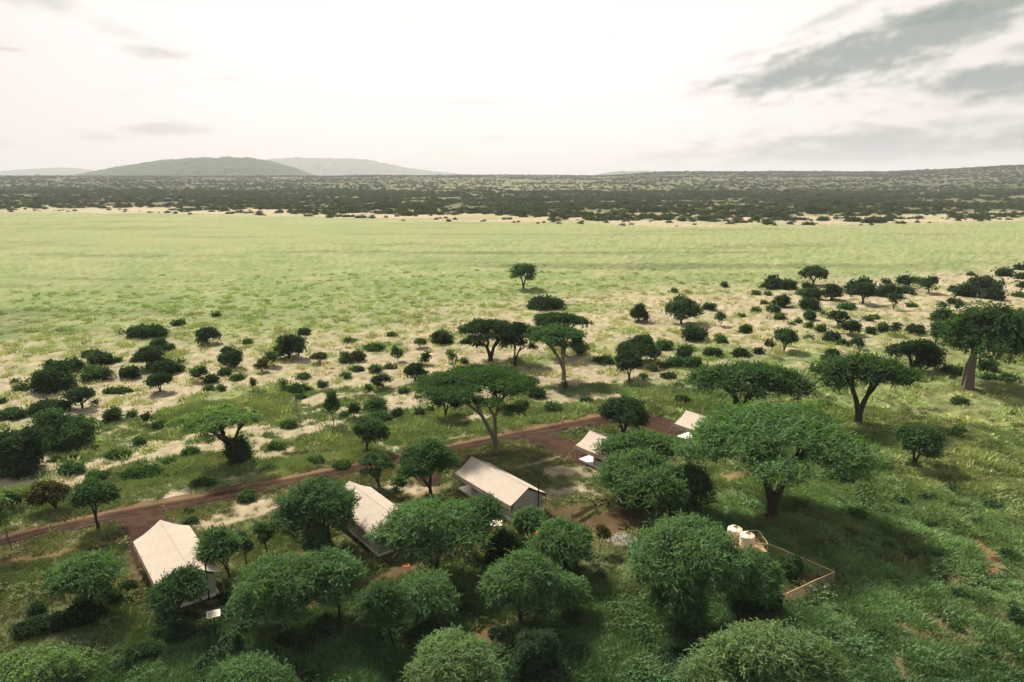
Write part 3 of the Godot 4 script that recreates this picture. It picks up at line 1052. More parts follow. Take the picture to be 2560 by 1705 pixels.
func cloud_bits() -> Array:
	# azimuth, elevation (degrees), half length, half height, tilt, strength
	return [
		[25.5, 8.6, 10.5, 1.9, 13.0, 0.9], [31.0, 10.4, 8.0, 1.5, 12.0, 0.85], [33.5, 6.3, 7.0, 1.2, 5.0, 0.9], [23.5, 11.2, 3.4, 0.5, 18.0, 0.4], [21.0, 7.2, 5.0, 0.6, 6.0, 0.55], [18.0, 8.9, 2.4, 0.5, 8.0, 0.3],
		[41.0, 8.5, 6.0, 1.2, 10.0, 0.7], [34.0, 3.9, 4.0, 0.3, 1.0, 0.35], [27.0, 2.3, 15.0, 1.7, 1.0, 0.66], [19.5, 7.3, 6.0, 0.7, 8.0, 0.6], [14.0, 1.75, 6.0, 0.35, 0.0, 0.4], [39.0, 2.8, 8.0, 0.9, 2.0, 0.6], [36.0, 8.2, 3.0, 0.4, 3.0, 0.6],
		[-25.4, 8.6, 2.6, 0.4, -1.0, 0.38], [-26.2, 3.4, 4.2, 0.45, 1.0, 0.38], [-29.3, 2.8, 2.2, 0.25, 0.0, 0.3], [-4.2, 5.9, 4.5, 0.25, 0.0, 0.2], [-1.4, 3.1, 2.2, 0.25, 0.0, 0.18], [-33.5, 11.6, 4.0, 0.8, -8.0, 0.35], [-28.0, 9.8, 2.6, 0.5, -10.0, 0.18], [-35.0, 8.0, 2.4, 0.14, 0.0, 0.4], [-21.5, 7.0, 2.4, 0.2, 0.0, 0.18],
		[-36.0, 2.2, 3.0, 0.3, 0.0, 0.22], [-8.0, 11.6, 3.0, 0.5, -8.0, 0.12], [5.0, 10.8, 4.0, 0.5, -6.0, 0.12],
		[-70.0, 9.0, 9.0, 1.2, 3.0, 0.5], [-95.0, 5.0, 11.0, 1.0, 0.0, 0.5], [75.0, 7.0, 10.0, 1.3, -2.0, 0.6], [105.0, 10.0, 9.0, 1.2, 4.0, 0.5], [150.0, 6.0, 12.0, 1.2, 0.0, 0.5], [-150.0, 8.0, 11.0, 1.3, 2.0, 0.5],
	]

func make_sky(sun: Vector3) -> ImageTexture:
	var w := 2048
	var h := 1024
	var im := Image.create_empty(w, h, false, Image.FORMAT_RGBAF)
	im.fill(Color(0.25, 0.26, 0.17))
	var wisps := noise_of(31, 1.0, 5, 0.55)
	var bits := cloud_bits()
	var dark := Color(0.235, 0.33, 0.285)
	for j in range(0, 514):
		var el := (0.5 - (j + 0.5) / h) * PI
		var eld := rad_to_deg(el)
		var near := []
		for b: Array in bits:
			if absf(b[1] - eld) < b[2] * absf(sin(deg_to_rad(b[4]))) + b[3] * 2.4 + 0.5:
				near.append(b)
		var step := 1 if eld < 20.0 else 2 if eld < 45.0 else 8
		for i in range(0, w, step):
			var az := wrapf((i + 0.5 * step) / w * TAU, -PI, PI)
			var azd := rad_to_deg(az)
			var d := Vector3(sin(az) * cos(el), sin(el), -cos(az) * cos(el))
			var ca := clampf(d.dot(sun), -1, 1)
			var off := rad_to_deg(acos(ca))
			# the brightest part of the veil lies round the hidden sun, above a paler pink horizon
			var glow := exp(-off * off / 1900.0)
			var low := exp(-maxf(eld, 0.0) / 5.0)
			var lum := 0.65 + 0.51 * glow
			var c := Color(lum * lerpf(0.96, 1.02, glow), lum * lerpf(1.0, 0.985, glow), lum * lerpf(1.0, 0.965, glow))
			c = c.lerp(Color(0.97, 0.885, 0.85) * (0.62 + 0.45 * exp(-azd * azd / 2200.0)), low * 0.75)
			c = c.lerp(Color(1.16, 1.02, 0.86), exp(-(azd + 4.0) * (azd + 4.0) / 160.0) * exp(-maxf(eld, 0.0) / 2.8) * 0.9)
			var q := d / (maxf(d.y, 0.0) + 0.13)
			var n := wisps.get_noise_3d(q.x * 1.1, q.z * 2.0, 0.0)
			c = c.lerp(Color(0.72, 0.7, 0.68), clampf(n * 0.9 - 0.05, 0.0, 0.35) * (1.0 - glow * 0.8))
			for b: Array in near:
				var dx := wrapf(azd - float(b[0]), -180.0, 180.0)
				if absf(dx) > float(b[2]) * 1.6:
					continue
				var dy: float = eld - float(b[1])
				var tl := deg_to_rad(float(b[4]))
				var u := (dx * cos(tl) + dy * sin(tl)) / float(b[2])
				var t := (-dx * sin(tl) + dy * cos(tl)) / float(b[3])
				var e1 := wisps.get_noise_2d(u * float(b[2]) * 0.16 + float(b[0]), t * float(b[3]) * 0.75 + float(b[1]) * 3.0)
				var e2 := wisps.get_noise_2d(u * float(b[2]) * 0.5 + 40.0, t * float(b[3]) * 2.2 + float(b[0]))
				var body := 1.0 - sqrt(u * u + t * t * (0.6 if t < 0.0 else 1.0)) + e1 * 0.65 + e2 * 0.42
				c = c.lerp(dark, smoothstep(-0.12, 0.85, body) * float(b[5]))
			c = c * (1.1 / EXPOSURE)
			c.a = 1.0
			for s in step:
				im.set_pixel(i + s, j, Color(c.r, c.g * 0.932, c.b * 0.905))
	return ImageTexture.create_from_image(im)

# ------------------------------------------------------------------ build
func _ready() -> void:
	var cam := Camera3D.new()
	cam.name = "camera"
	cam.position = Vector3(0, EYE, 0)
	cam.rotation_degrees = Vector3(-13.2293, 0, 0)
	cam.fov = 52.488
	cam.near = 0.5
	cam.far = 60000.0
	add_child(cam)
	cam.current = true
	var sun_az := deg_to_rad(-36.0)
	var sun_el := deg_to_rad(49.0)
	var sun_dir := Vector3(sin(sun_az) * cos(sun_el), sin(sun_el), -cos(sun_az) * cos(sun_el))
	var env := Environment.new()
	env.background_mode = Environment.BG_SKY
	var sky := Sky.new()
	var pano := PanoramaSkyMaterial.new()
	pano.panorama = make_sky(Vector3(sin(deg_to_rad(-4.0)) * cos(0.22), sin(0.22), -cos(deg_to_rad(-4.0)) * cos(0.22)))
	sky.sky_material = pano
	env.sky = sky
	env.tonemap_mode = Environment.TONE_MAPPER_LINEAR
	env.tonemap_exposure = EXPOSURE
	env.fog_enabled = true
	env.fog_density = 0.00008
	env.fog_light_color = Color(0.93, 0.95, 1.0)
	env.sdfgi_enabled = true
	env.ssao_enabled = true
	env.ssil_enabled = true
	var we := WorldEnvironment.new()
	we.name = "world_environment"
	we.environment = env
	add_child(we)
	var sun := DirectionalLight3D.new()
	sun.name = "sun"
	sun.light_color = Color(1.0, 0.95, 0.86)
	sun.light_energy = 1.4
	sun.light_angular_distance = 6.0
	sun.shadow_enabled = true
	sun.basis = Basis.looking_at(-sun_dir)
	add_child(sun)

	n_big = noise_of(11, 0.012, 3)
	n_mid = noise_of(12, 0.07, 4)
	n_fine = noise_of(13, 0.45, 3)
	n_und = noise_of(14, 0.16, 3)
	rng.seed = 4711
	make_materials()
	make_tufts()
	patch(-62.0, -77.6, -54.1, -82.0, 2.6, "sand", 1.0)
	patch(-54.1, -82.0, -49.1, -87.4, 2.6, "sand", 1.0)
	patch(-49.1, -87.4, -43.7, -93.9, 2.6, "sand", 1.0)
	patch(-43.7, -93.9, -34.5, -96.6, 2.6, "sand", 1.0)
	patch(-82.9, -106.6, -73.8, -105.5, 4, "sand", 0.7)
	patch(-73.8, -105.5, -63.8, -107.7, 4, "sand", 0.7)
	patch(-60.4, -95.7, -46.7, -92.2, 3.5, "sand", 0.6)
	patch(-46.7, -92.2, -41.5, -101.4, 3.5, "sand", 0.6)
	patch(-89.8, -122.9, -86.3, -128.9, 5, "sand", 0.8)
	patch(-74.5, -113.6, -63.9, -114.8, 5, "sand", 0.9)
	patch(-63.9, -114.8, -49.1, -113.6, 5, "sand", 0.9)
	patch(-74.5, -120.1, -64.8, -124.3, 6, "sand", 0.9)
	patch(-64.8, -124.3, -55.2, -128.9, 6, "sand", 0.9)
	patch(-55.2, -128.9, -48.4, -138.9, 6, "sand", 0.9)
	patch(-48.4, -138.9, -39.6, -146.5, 6, "sand", 0.9)
	patch(-39.6, -146.5, -27.0, -150.5, 6, "sand", 0.9)
	patch(-27.0, -150.5, -11.2, -135.4, 6, "sand", 0.9)
	patch(-48.6, -120.1, -39.2, -125.8, 5, "sand", 0.8)
	patch(-39.2, -125.8, -28.3, -128.9, 5, "sand", 0.8)
	patch(-53.7, -154.8, -42.9, -159.4, 6, "sand", 0.7)
	patch(-42.9, -159.4, -28.6, -160.3, 6, "sand", 0.7)
	patch(-43.0, -199.9, -31.3, -207.3, 10, "sand", 0.5)
	patch(-20.1, -177.5, 2.5, -171.9, 9, "sand", 0.8)
	patch(2.5, -171.9, 28.1, -180.4, 9, "sand", 0.8)
	patch(28.1, -180.4, 46.5, -189.7, 9, "sand", 0.8)
	patch(46.5, -189.7, 74.4, -207.3, 9, "sand", 0.8)
	patch(22.9, -207.3, 40.0, -207.3, 9, "sand", 0.9)
	patch(40.0, -207.3, 58.5, -207.3, 9, "sand", 0.9)
	patch(58.5, -207.3, 82.3, -207.3, 9, "sand", 0.9)
	patch(40.1, -171.9, 57.8, -171.9, 9, "sand", 0.9)
	patch(57.8, -171.9, 75.4, -174.6, 9, "sand", 0.9)
	patch(75.4, -174.6, 92.0, -171.9, 9, "sand", 0.9)
	patch(90.8, -215.3, 115.3, -207.3, 10, "sand", 0.85)
	patch(115.3, -207.3, 145.7, -215.3, 10, "sand", 0.85)
	patch(145.7, -215.3, 166.2, -222.2, 10, "sand", 0.85)
	patch(145.3, -248.7, 189.3, -254.3, 12, "sand", 0.6)
	patch(-15.6, -135.4, -8.4, -133.7, 5, "sand", 0.9)
	patch(-8.4, -133.7, 0.3, -128.9, 5, "sand", 0.9)
	patch(14.2, -133.7, 21.2, -133.7, 4, "sand", 0.8)
	patch(14.5, -128.9, 20.8, -125.8, 3, "sand", 0.7)
	patch(22.1, -128.9, 31.1, -124.3, 4, "sand", 0.8)
	patch(31.1, -124.3, 40.3, -133.7, 4, "sand", 0.8)
	patch(40.3, -133.7, 48.1, -136.1, 4, "sand", 0.8)
	patch(41.7, -135.4, 46.7, -134.7, 3, "sand", 1)
	patch(-12.4, -199.9, 8.9, -189.7, 9, "sand", 0.5)
	patch(20.9, -159.4, 32.3, -154.8, 6, "sand", 0.7)
	patch(32.3, -154.8, 46.9, -157.1, 6, "sand", 0.7)
	patch(46.9, -157.1, 59.9, -159.4, 6, "sand", 0.7)
	patch(59.9, -159.4, 73.3, -157.1, 6, "sand", 0.7)
	patch(-24.9, -120.1, -17.4, -122.9, 4, "sand", 0.8)
	patch(-25.2, -125.8, -14.7, -127.3, 4, "sand", 0.7)
	patch(-34.3, -108.9, -23.7, -113.6, 4, "sand", 0.7)
	patch(-23.7, -113.6, -17.5, -112.4, 4, "sand", 0.7)
	patch(-31.2, -98.5, -22.7, -101.4, 3, "sand", 0.7)
	patch(5.5, -113.6, 11.1, -110.0, 3, "sand", 0.9)
	patch(11.1, -110.0, 16.3, -111.2, 3, "sand", 0.9)
	patch(5.7, -120.1, 12.6, -117.4, 3, "sand", 0.6)
	patch(-50.6, -96.6, -46.9, -101.4, 3, "sand", 0.6)
	patch(-35.6, -92.2, -29.2, -91.4, 2.5, "sand", 0.6)
	patch(-49.9, -82.4, -43.9, -83.8, 2, "sand", 0.4)
	patch(-32.6, -68.0, -29.6, -70.0, 1.9, "sand", 0.95)
	patch(-29.6, -70.0, -26.0, -72.1, 1.9, "sand", 0.95)
	patch(-30.4, -72.1, -25.0, -75.4, 1.5, "sand", 0.7)
	patch(-14.5, -77.2, -9.6, -75.4, 1.6, "sand", 0.8)
	patch(5.1, -81.0, 11.1, -81.0, 2.0, "sand", 0.95)
	patch(3.7, -74.9, 9.0, -76.6, 1.6, "sand", 0.8)
	patch(6.5, -78.5, 10.4, -75.4, 1.5, "sand", 0.6)
	patch(-1.5, -81.4, 2.4, -83.4, 0.45, "sand", 0.9)
	patch(2.4, -83.4, 7.2, -86.5, 0.45, "sand", 0.9)
	patch(-49.2, -59.8, -44.9, -61.6, 0.6, "soil", 0.9)
	patch(-44.9, -61.6, -40.4, -64.3, 0.6, "soil", 0.9)
	patch(-13.6, -71.6, -8.2, -76.6, 0.6, "soil", 0.8)
	patch(-17.8, -52.6, -14.7, -55.1, 0.8, "soil", 0.9)
	patch(-14.7, -55.1, -11.3, -57.9, 0.8, "soil", 0.9)
	patch(-11.3, -57.9, -6.8, -61.8, 0.8, "soil", 0.9)
	patch(-6.8, -61.8, -2.5, -63.0, 0.7, "soil", 0.7)
	patch(-2.5, -63.0, 0.1, -64.3, 0.7, "soil", 0.7)
	patch(-9.3, -61.4, -5.5, -62.2, 1.2, "soil", 0.8)
	patch(-2.5, -49.3, -0.6, -48.0, 0.9, "soil", 1)
	patch(-2.0, -50.2, 1.2, -51.3, 0.8, "soil", 0.6)
	patch(-22.3, -59.4, -20.5, -61.8, 0.8, "soil", 0.4)
	patch(3.4, -67.1, 7.6, -67.5, 1.7, "dirt", 1.0)
	patch(7.6, -67.5, 11.6, -69.5, 1.7, "dirt", 1.0)
	patch(4.0, -69.5, 7.5, -71.6, 1.0, "dirt", 0.9)
	patch(7.0, -66.6, 11.2, -66.6, 1.3, "dirt", 0.8)
	patch(7.0, -69.2, 9.2, -71.6, 0.5, "wet", 1.0)
	patch(9.2, -71.6, 10.9, -73.2, 0.5, "wet", 1.0)
	patch(-12.3, -59.4, -3.3, -62.2, 0.6, "wet", 0.5)
	patch(-30.6, -87.3, -28.2, -87.1, 0.75, "wet", 1.2)
	patch(-26.5, -52.9, -23.8, -52.6, 0.9, "dirt", 0.8)
	patch(-17.9, -69.0, -13.2, -61.8, 0.8, "wet", 0.7)
	patch(-37.7, -61.8, -32.3, -53.8, 0.7, "dirt", 0.7)
	patch(-30.7, -52.9, -26.2, -52.9, 0.8, "wet", 0.8)
	patch(47.8, -64.3, 46.3, -59.4, 0.9, "soil", 1)
	patch(46.3, -59.4, 44.4, -57.9, 0.9, "soil", 1)
	patch(46.8, -60.2, 48.0, -58.7, 0.5, "wet", 0.6)
	patch(32.4, -50.2, 33.9, -48.5, 0.8, "soil", 0.7)
	patch(34.9, -51.3, 37.1, -49.6, 0.7, "soil", 0.7)
	patch(30.0, -47.0, 29.4, -44.1, 0.6, "soil", 0.7)
	patch(36.4, -48.0, 38.4, -46.0, 0.8, "soil", 0.5)
	patch(46.8, -85.6, 49.7, -82.4, 0.8, "soil", 0.6)
	patch(38.4, -52.9, 41.9, -51.3, 0.7, "soil", 0.5)
	patch(26.3, -57.2, 30.3, -57.2, 0.9, "dirt", 0.9)
	patch(24.0, -54.5, 26.5, -55.8, 0.9, "dirt", 0.9)
	patch(30.8, -55.8, 34.1, -56.1, 0.7, "sand", 0.35)
	patch(62.8, -107.7, 67.3, -104.5, 0.8, "soil", 0.5)
	patch(30.1, -120.1, 34.1, -117.4, 2, "sand", 0.4)
	patch(27.2, -79.7, 32.2, -81.7, 1.0, "soil", 0.8)
	patch(-48.3, -76.6, -42.3, -80.4, 2.4, "green", 1.0)
	patch(-42.3, -80.4, -34.3, -82.4, 2.4, "green", 1.0)
	patch(-34.3, -82.4, -28.3, -84.5, 2.4, "green", 1.0)
	patch(-15.8, -92.2, -8.2, -96.6, 2.6, "green", 1.0)
	patch(-8.2, -96.6, 1.5, -100.4, 2.6, "green", 1.0)
	patch(1.5, -100.4, 11.4, -106.0, 2.6, "green", 1.0)
	patch(14.4, -107.7, 24.6, -108.9, 3, "green", 0.9)
	patch(24.6, -108.9, 32.6, -106.6, 3, "green", 0.9)
	patch(-19.1, -96.6, -12.6, -101.4, 3, "green", 0.8)
	patch(-33.2, -89.0, -26.1, -93.9, 2, "green", 0.7)
	patch(-44.2, -84.5, -36.8, -85.9, 2.5, "green", 0.7)
	patch(-51.1, -111.2, -42.5, -116.1, 4, "green", 0.7)
	patch(-42.5, -116.1, -36.0, -114.8, 4, "green", 0.7)
	patch(-53.9, -103.4, -47.7, -106.6, 3, "green", 0.7)
	patch(3.8, -135.4, 14.5, -146.5, 5, "green", 0.7)
	patch(-7.5, -87.4, 0.2, -90.6, 2.2, "green", 0.9)
	patch(0.2, -90.6, 4.9, -88.2, 2.2, "green", 0.9)
	patch(0.2, -80.4, 3.3, -77.8, 1.6, "green", 0.7)
	patch(-47.3, -57.2, -39.0, -60.2, 2.5, "green", 0.5)
	patch(-37.8, -69.0, -34.4, -70.0, 1.5, "green", 0.5)
	patch(38.0, -122.9, 49.0, -120.1, 9, "green", 0.6)
	patch(49.0, -120.1, 67.7, -125.8, 9, "green", 0.6)
	patch(67.7, -125.8, 96.8, -125.8, 9, "green", 0.6)
	patch(33.7, -135.4, 42.3, -140.7, 6, "green", 0.6)
	patch(42.3, -140.7, 63.7, -135.4, 6, "green", 0.6)
	patch(15.6, -117.4, 28.9, -114.8, 4, "green", 0.8)
	patch(-31.0, -146.5, -26.5, -147.7, 4, "green", 0.8)
	patch(9.2, -196.4, 27.8, -195.0, 8, "green", 0.6)
	patch(-11.0, -224.0, 33.7, -238.2, 5, "green", 0.4)
	patch(33.7, -238.2, 84.1, -254.3, 5, "green", 0.4)
	patch(84.1, -254.3, 86.3, -233.3, 5, "green", 0.4)
	patch(-69.2, -174.6, -41.0, -169.3, 5, "green", 0.4)
	patch(-41.0, -169.3, -25.1, -180.4, 5, "green", 0.4)
	patch(-11.4, -150.5, 0.3, -157.1, 3, "green", 0.4)
	patch(25.6, -144.5, 37.3, -150.5, 4, "green", 0.5)
	patch(87.3, -154.8, 105.1, -159.4, 6, "green", 0.4)
	patch(-56.5, -70.0, -48.8, -71.6, 3, "green", 0.9)

	# the land
	var road_n := PackedVector2Array([Vector2(-56.34, -63.02), Vector2(-50.15, -67.48), Vector2(-45.16, -70.97), Vector2(-36.75, -75.22), Vector2(-22.21, -83.28), Vector2(-9.25, -90.47), Vector2(0.00, -95.97), Vector2(13.40, -103.83), Vector2(18.04, -105.98), Vector2(21.96, -105.58)])
	var road_s := PackedVector2Array([Vector2(-53.99, -60.03), Vector2(-48.37, -65.10), Vector2(-42.63, -68.19), Vector2(-35.22, -71.74), Vector2(-21.37, -79.83), Vector2(-8.91, -86.88), Vector2(1.71, -92.60), Vector2(12.62, -97.32), Vector2(17.00, -99.40), Vector2(20.94, -100.29)])
	var area := road_n.duplicate()
	for i in range(road_s.size() - 1, -1, -1):
		area.append(road_s[i])
	var ap1 := PackedVector2Array([Vector2(-42.69, -68.37), Vector2(-38.53, -70.30), Vector2(-35.14, -65.85), Vector2(-33.41, -58.98), Vector2(-35.50, -58.98)])
	var ap3 := PackedVector2Array([Vector2(-14.50, -83.54), Vector2(-12.15, -85.38), Vector2(-8.70, -79.83), Vector2(-8.66, -76.96), Vector2(-10.54, -76.63)])
	var ap4 := PackedVector2Array([Vector2(1.36, -92.44), Vector2(5.72, -95.15), Vector2(10.62, -88.28), Vector2(10.11, -82.27), Vector2(8.29, -83.54)])
	var ap5 := PackedVector2Array([Vector2(18.55, -98.52), Vector2(21.66, -104.02), Vector2(25.38, -98.87), Vector2(24.50, -92.75), Vector2(22.01, -93.07)])
	road_areas = [area, ap1, ap3, ap4, ap5]
	make_ground()
	structure("road", ribbon(road_n, road_s, 0.05, 16, road_tone), M.earth)
	for p: PackedVector2Array in [ap1, ap3, ap4, ap5]:
		structure("path", fill(p, 0.035, earth_tone), M.earth)
	far_hill("hill", 5600.0, 700.0, [[-3700, 10], [-3420, 45], [-3250, 75], [-3080, 108], [-2880, 150], [-2700, 172], [-2500, 190], [-2150, 196], [-2040, 190], [-1900, 168], [-1780, 128], [-1660, 80], [-1500, 30]], Color(0.04, 0.068, 0.03), 5.0)
	far_hill("hill", 12500.0, 1200.0, [[-5600, 60], [-4900, 240], [-4500, 325], [-4100, 370], [-3700, 385], [-3350, 372], [-2900, 372], [-2500, 348], [-2200, 290], [-1850, 215], [-1500, 170], [-1000, 120], [-500, 60]], Color(0.1, 0.12, 0.08), 6.0)
	far_hill("hill", 11500.0, 1000.0, [[-9800, 60], [-8500, 130], [-7800, 175], [-7300, 205], [-7100, 200], [-6700, 140], [-6350, 90], [-6200, 140], [-5900, 210], [-5600, 240], [-5000, 150], [-4600, 60]], Color(0.1, 0.12, 0.08), 6.0)
	far_hill("hill", 9000.0, 700.0, [[900, 40], [1150, 95], [1350, 124], [1550, 122], [1700, 128], [1850, 100], [2000, 40]], Color(0.1, 0.12, 0.08), 6.0)
	thicket()

	# the camp
	var tents := [
		[Vector3(-30.9, 0, -57.3), "cream safari tent with both roof slopes in view, beside a panel on a post", true, true],
		[Vector3(-14.55, 0, -66.2), "cream safari tent half hidden between two big acacias, only a strip of roof showing", true, false],
		[Vector3(-1.5, 0, -73.2), "cream safari tent showing one long slope, grey end wall and black vent pipe", true, true],
		[Vector3(13.6, 0, -82.0), "cream safari tent whose front and pale deck corner show behind feathery bushes", false, false],
		[Vector3(28.3, 0, -90.05), "farthest cream safari tent, mostly covered by the great spreading acacia", false, false],
	]
	for t: Array in tents:
		safari_tent(t[0], t[1], t[2], t[3])
	stones("stone_edging", PackedVector2Array([Vector2(-42.59, -68.19), Vector2(-39.82, -64.61), Vector2(-37.10, -61.05)]), "row of small stones along the western side of the apron by the two slope tent")
	stones("stone_edging", PackedVector2Array([Vector2(-39.47, -72.04), Vector2(-38.82, -71.06), Vector2(-36.68, -68.01)]), "short row of stones behind the apex of the two slope tent")
	stones("stone_edging", PackedVector2Array([Vector2(-52.49, -61.12), Vector2(-48.37, -65.10), Vector2(-45.96, -66.44), Vector2(-42.63, -68.19)]), "row of dark stones along the road before the two slope tent")
	stones("stone_edging", PackedVector2Array([Vector2(-35.13, -71.55), Vector2(-27.57, -75.97), Vector2(-21.32, -79.59)]), "row of dark stones along the lower road edge between sand patches")
	stones("stone_edging", PackedVector2Array([Vector2(-8.88, -86.60), Vector2(1.36, -92.44), Vector2(4.87, -87.71), Vector2(8.17, -83.93)]), "row of stones round the lawn of the great forked acacia")
	stones("stone_edging", PackedVector2Array([Vector2(12.58, -96.98), Vector2(5.63, -94.66), Vector2(8.95, -90.92)]), "row of stones round the grass under the dark round tree")
	stones("stone_edging", PackedVector2Array([Vector2(18.64, -98.00), Vector2(20.58, -95.97), Vector2(22.33, -94.02)]), "row of stones beside the apron of the farthest tent")
	stones("stone_edging", PackedVector2Array([Vector2(-36.65, -75.00), Vector2(-22.15, -83.03), Vector2(-9.22, -90.17)]), "line of stones along the far verge of the road")
	var marks := PackedVector2Array([Vector2(-46.65, -66.87), Vector2(-38.76, -70.49), Vector2(-23.28, -80.07), Vector2(5.13, -95.15), Vector2(12.79, -99.76)])
	var where := ["before the two slope tent", "at the apron corner of the two slope tent", "above the half hidden tent", "at the junction by the forked acacia", "under the dark round tree"]
	for i in marks.size():
		var o := base("road_marker", Vector3(marks[i].x, gh(marks[i].x, marks[i].y), marks[i].y))
		tag(o, "pale marker stake on the road edge " + where[i], "marker stake", "")
		pole_part(o, "stake", Vector3(0, -0.2, 0), Vector3(0, 0.8, 0), 0.035, M.pole_pale)
		pole_part(o, "crossbar", Vector3(-0.16, 0.68, 0), Vector3(0.16, 0.7, 0), 0.025, M.pole_pale)
	solar_panel(Vector3(-24.05, 0, -49.2), 1.85, 0.95, 0.4, 0.12, "pale framed panel on a dark post standing alone near the two slope tent")
	solar_panel(Vector3(-1.6, 0, -63.2), 2.4, 1.15, 0.1, 0.1, "larger pale panel on a dark post above the very dark bush")
	solar_panel(Vector3(-2.9, 0, -62.9), 2.2, 0.75, 0.3, 0.15, "smaller pale panel on a dark post next to the larger one")
	# water tanks and their fenced yard
	var stand := base("tank_stand", Vector3(22.6, gh(22.6, -61.2), -61.2))
	tag(stand, "pole platform with railing carrying the pale water tanks", "platform")
	var v := PackedVector3Array()
	for k in 8:
		v = PackedVector3Array()
		slab(v, Vector3(-1.9 + k * 0.475, 1.08, -1.3), Vector3(-1.9 + k * 0.475 + 0.44, 1.15, 1.3))
		put("plank", mesh_of(v), M.pole, stand)
	for sx: float in [-1.8, 0.0, 1.8]:
		for sz: float in [-1.2, 1.2]:
			pole_part(stand, "leg", Vector3(sx, -0.3, sz), Vector3(sx, 1.07, sz), 0.07, M.pole)
	for sz: float in [-1.25, 0.0, 1.25]:
		pole_part(stand, "railing_post", Vector3(1.86, 1.15, sz), Vector3(1.86, 2.0, sz), 0.03, M.pole_pale)
	pole_part(stand, "railing", Vector3(1.86, 2.0, -1.3), Vector3(1.86, 2.0, 1.3), 0.032, M.pole_pale)
	pole_part(stand, "railing", Vector3(0.6, 2.0, -1.25), Vector3(1.86, 2.0, -1.25), 0.032, M.pole_pale)
	pole_part(stand, "railing", Vector3(0.6, 2.0, 1.25), Vector3(1.86, 2.0, 1.25), 0.032, M.pole_pale)
	pole_part(stand, "brace", Vector3(0.6, 1.2, 1.25), Vector3(1.86, 2.0, 1.25), 0.025, M.pole_pale)
	pole_part(stand, "brace", Vector3(1.86, 1.2, -1.25), Vector3(1.86, 2.0, 0.0), 0.025, M.pole_pale)
	water_tank(Vector3(22.75, gh(22.6, -61.2), -60.75), 1.152, "nearer pale ribbed plastic water tank rising above the widest acacia")
	water_tank(Vector3(21.95, gh(22.6, -61.2), -62.0), 1.152, "pale water tank half hidden behind the nearer one")
	fence_run(Vector2(29.41, -56.62), Vector2(25.1, -61.6), 6, "pale pole and wire fence running from the yard corner towards the tanks")
	fence_run(Vector2(29.37, -56.58), Vector2(23.2, -52.9), 6, "pale pole and wire fence on the open side of the yard")
	# ground works by the vent pipe tent
	heap("rubble_heap", Vector2(11.4, -64.3), 1.7, 1.5, 0.28, M.rubble, "round grey rubble patch on the dug brown dirt", "rubble", 0.22)
	heap("soil_heap", Vector2(4.6, -66.8), 1.5, 1.0, 0.55, M.soil, "smooth brown soil heap beside the dark trench", "soil heap", 0.1)
	leaning_slab("orange_sheet", Vector2(2.75, -66.0), Vector3(1.3, 0.06, 0.8), 0.6, 0.1, M.orange, "orange sheet on the dirt behind the vent pipe tent", "sheet")
	leaning_slab("orange_sheet", Vector2(-10.1, -59.4), Vector3(0.7, 0.06, 0.6), 0.2, 0.12, M.orange, "small orange sheet under the broad feathery acacia", "sheet")
	leaning_slab("orange_sheet", Vector2(-25.2, -51.5), Vector3(1.3, 0.06, 0.5), 0.5, 0.05, M.orange, "dull orange strip beside the single panel on a post", "sheet")
	leaning_slab("white_shelter_roof", Vector2(-53.5, -90.0), Vector3(2.2, 0.06, 1.2), 0.5, 0.1, M.white, "sliver of white roof inside the huge dark bush", "roof")
	leaning_slab("red_bundle", Vector2(-51.5, -80.6), Vector3(0.5, 0.3, 0.4), 0.5, 0.1, M.orange, "tiny red bundle on the sandy track by the lone greyish bush", "bundle")
	dead_branch(Vector2(38.8, -106.5), Vector3(5.6, 0.3, -1.0), 0.22, "grey fallen log lying on the grass below the baobab", "log")
	dead_branch(Vector2(16.6, -55.2), Vector3(2.2, 0.1, 1.2), 0.06, "long pale pole fallen in the shade beneath the widest acacia", "branch")
	dead_branch(Vector2(19.2, -54.3), Vector3(0.5, 0.5, -0.8), 0.06, "short white forked branch in the shade by the yard", "branch")
	dead_branch(Vector2(-24.6, -83.2), Vector3(-1.6, 2.6, -0.6), 0.09, "dead grey branch leaning on the creeper wrapped trunk", "branch")

	# trees and bushes, one by one
	plant("bush", "bush", Vector3(-85.9, 0, -158.3), 0.0, Vector3(4.83, 1.56, 4.34), 0.84, 0.00, 0, 0.46, 628, 387, "broad low dark dome bush lying farthest out on the grass plain", "bush", "bushes scattered over the sandy scrub beyond the road")
	plant("bush", "bush", Vector3(-84.1, 0, -171.2), 0.0, Vector3(1.69, 0.56, 1.52), 0.30, 0.00, 0, 0.48, 68, 4472, "small flat dark bush alone on the grass just past the broad low dome", "bush", "bushes scattered over the sandy scrub beyond the road")
	plant("small_tree", "round", Vector3(-68.4, 0, -150.6), 0.4, Vector3(2.42, 1.25, 2.42), 2.11, 0.17, 0, 0.41, 227, 5621, "small dark tree leaning like a wind blown flag above sandy ground", "tree")
	plant("bush", "bush", Vector3(-49.4, 0, -160.6), 0.0, Vector3(1.35, 1.10, 1.22), 0.59, 0.00, 0, 0.43, 74, 3004, "small dark bush with a short tail at the plain edge behind the round tree", "bush", "bushes scattered over the sandy scrub beyond the road")
	plant("round_tree", "round", Vector3(-46.0, 0, -138.0), 0.8, Vector3(3.61, 2.01, 3.61), 2.54, 0.25, 0, 0.36, 666, 8899, "dense rounded dark tree with short trunk standing alone on pale sand", "tree")
	plant("bush", "bush", Vector3(-88.0, 0, -139.8), 0.0, Vector3(1.50, 0.72, 1.35), 0.39, 0.00, 1, 0.42, 79, 4222, "flat topped low bush tucked behind a rounder dark bush", "bush", "bushes scattered over the sandy scrub beyond the road")
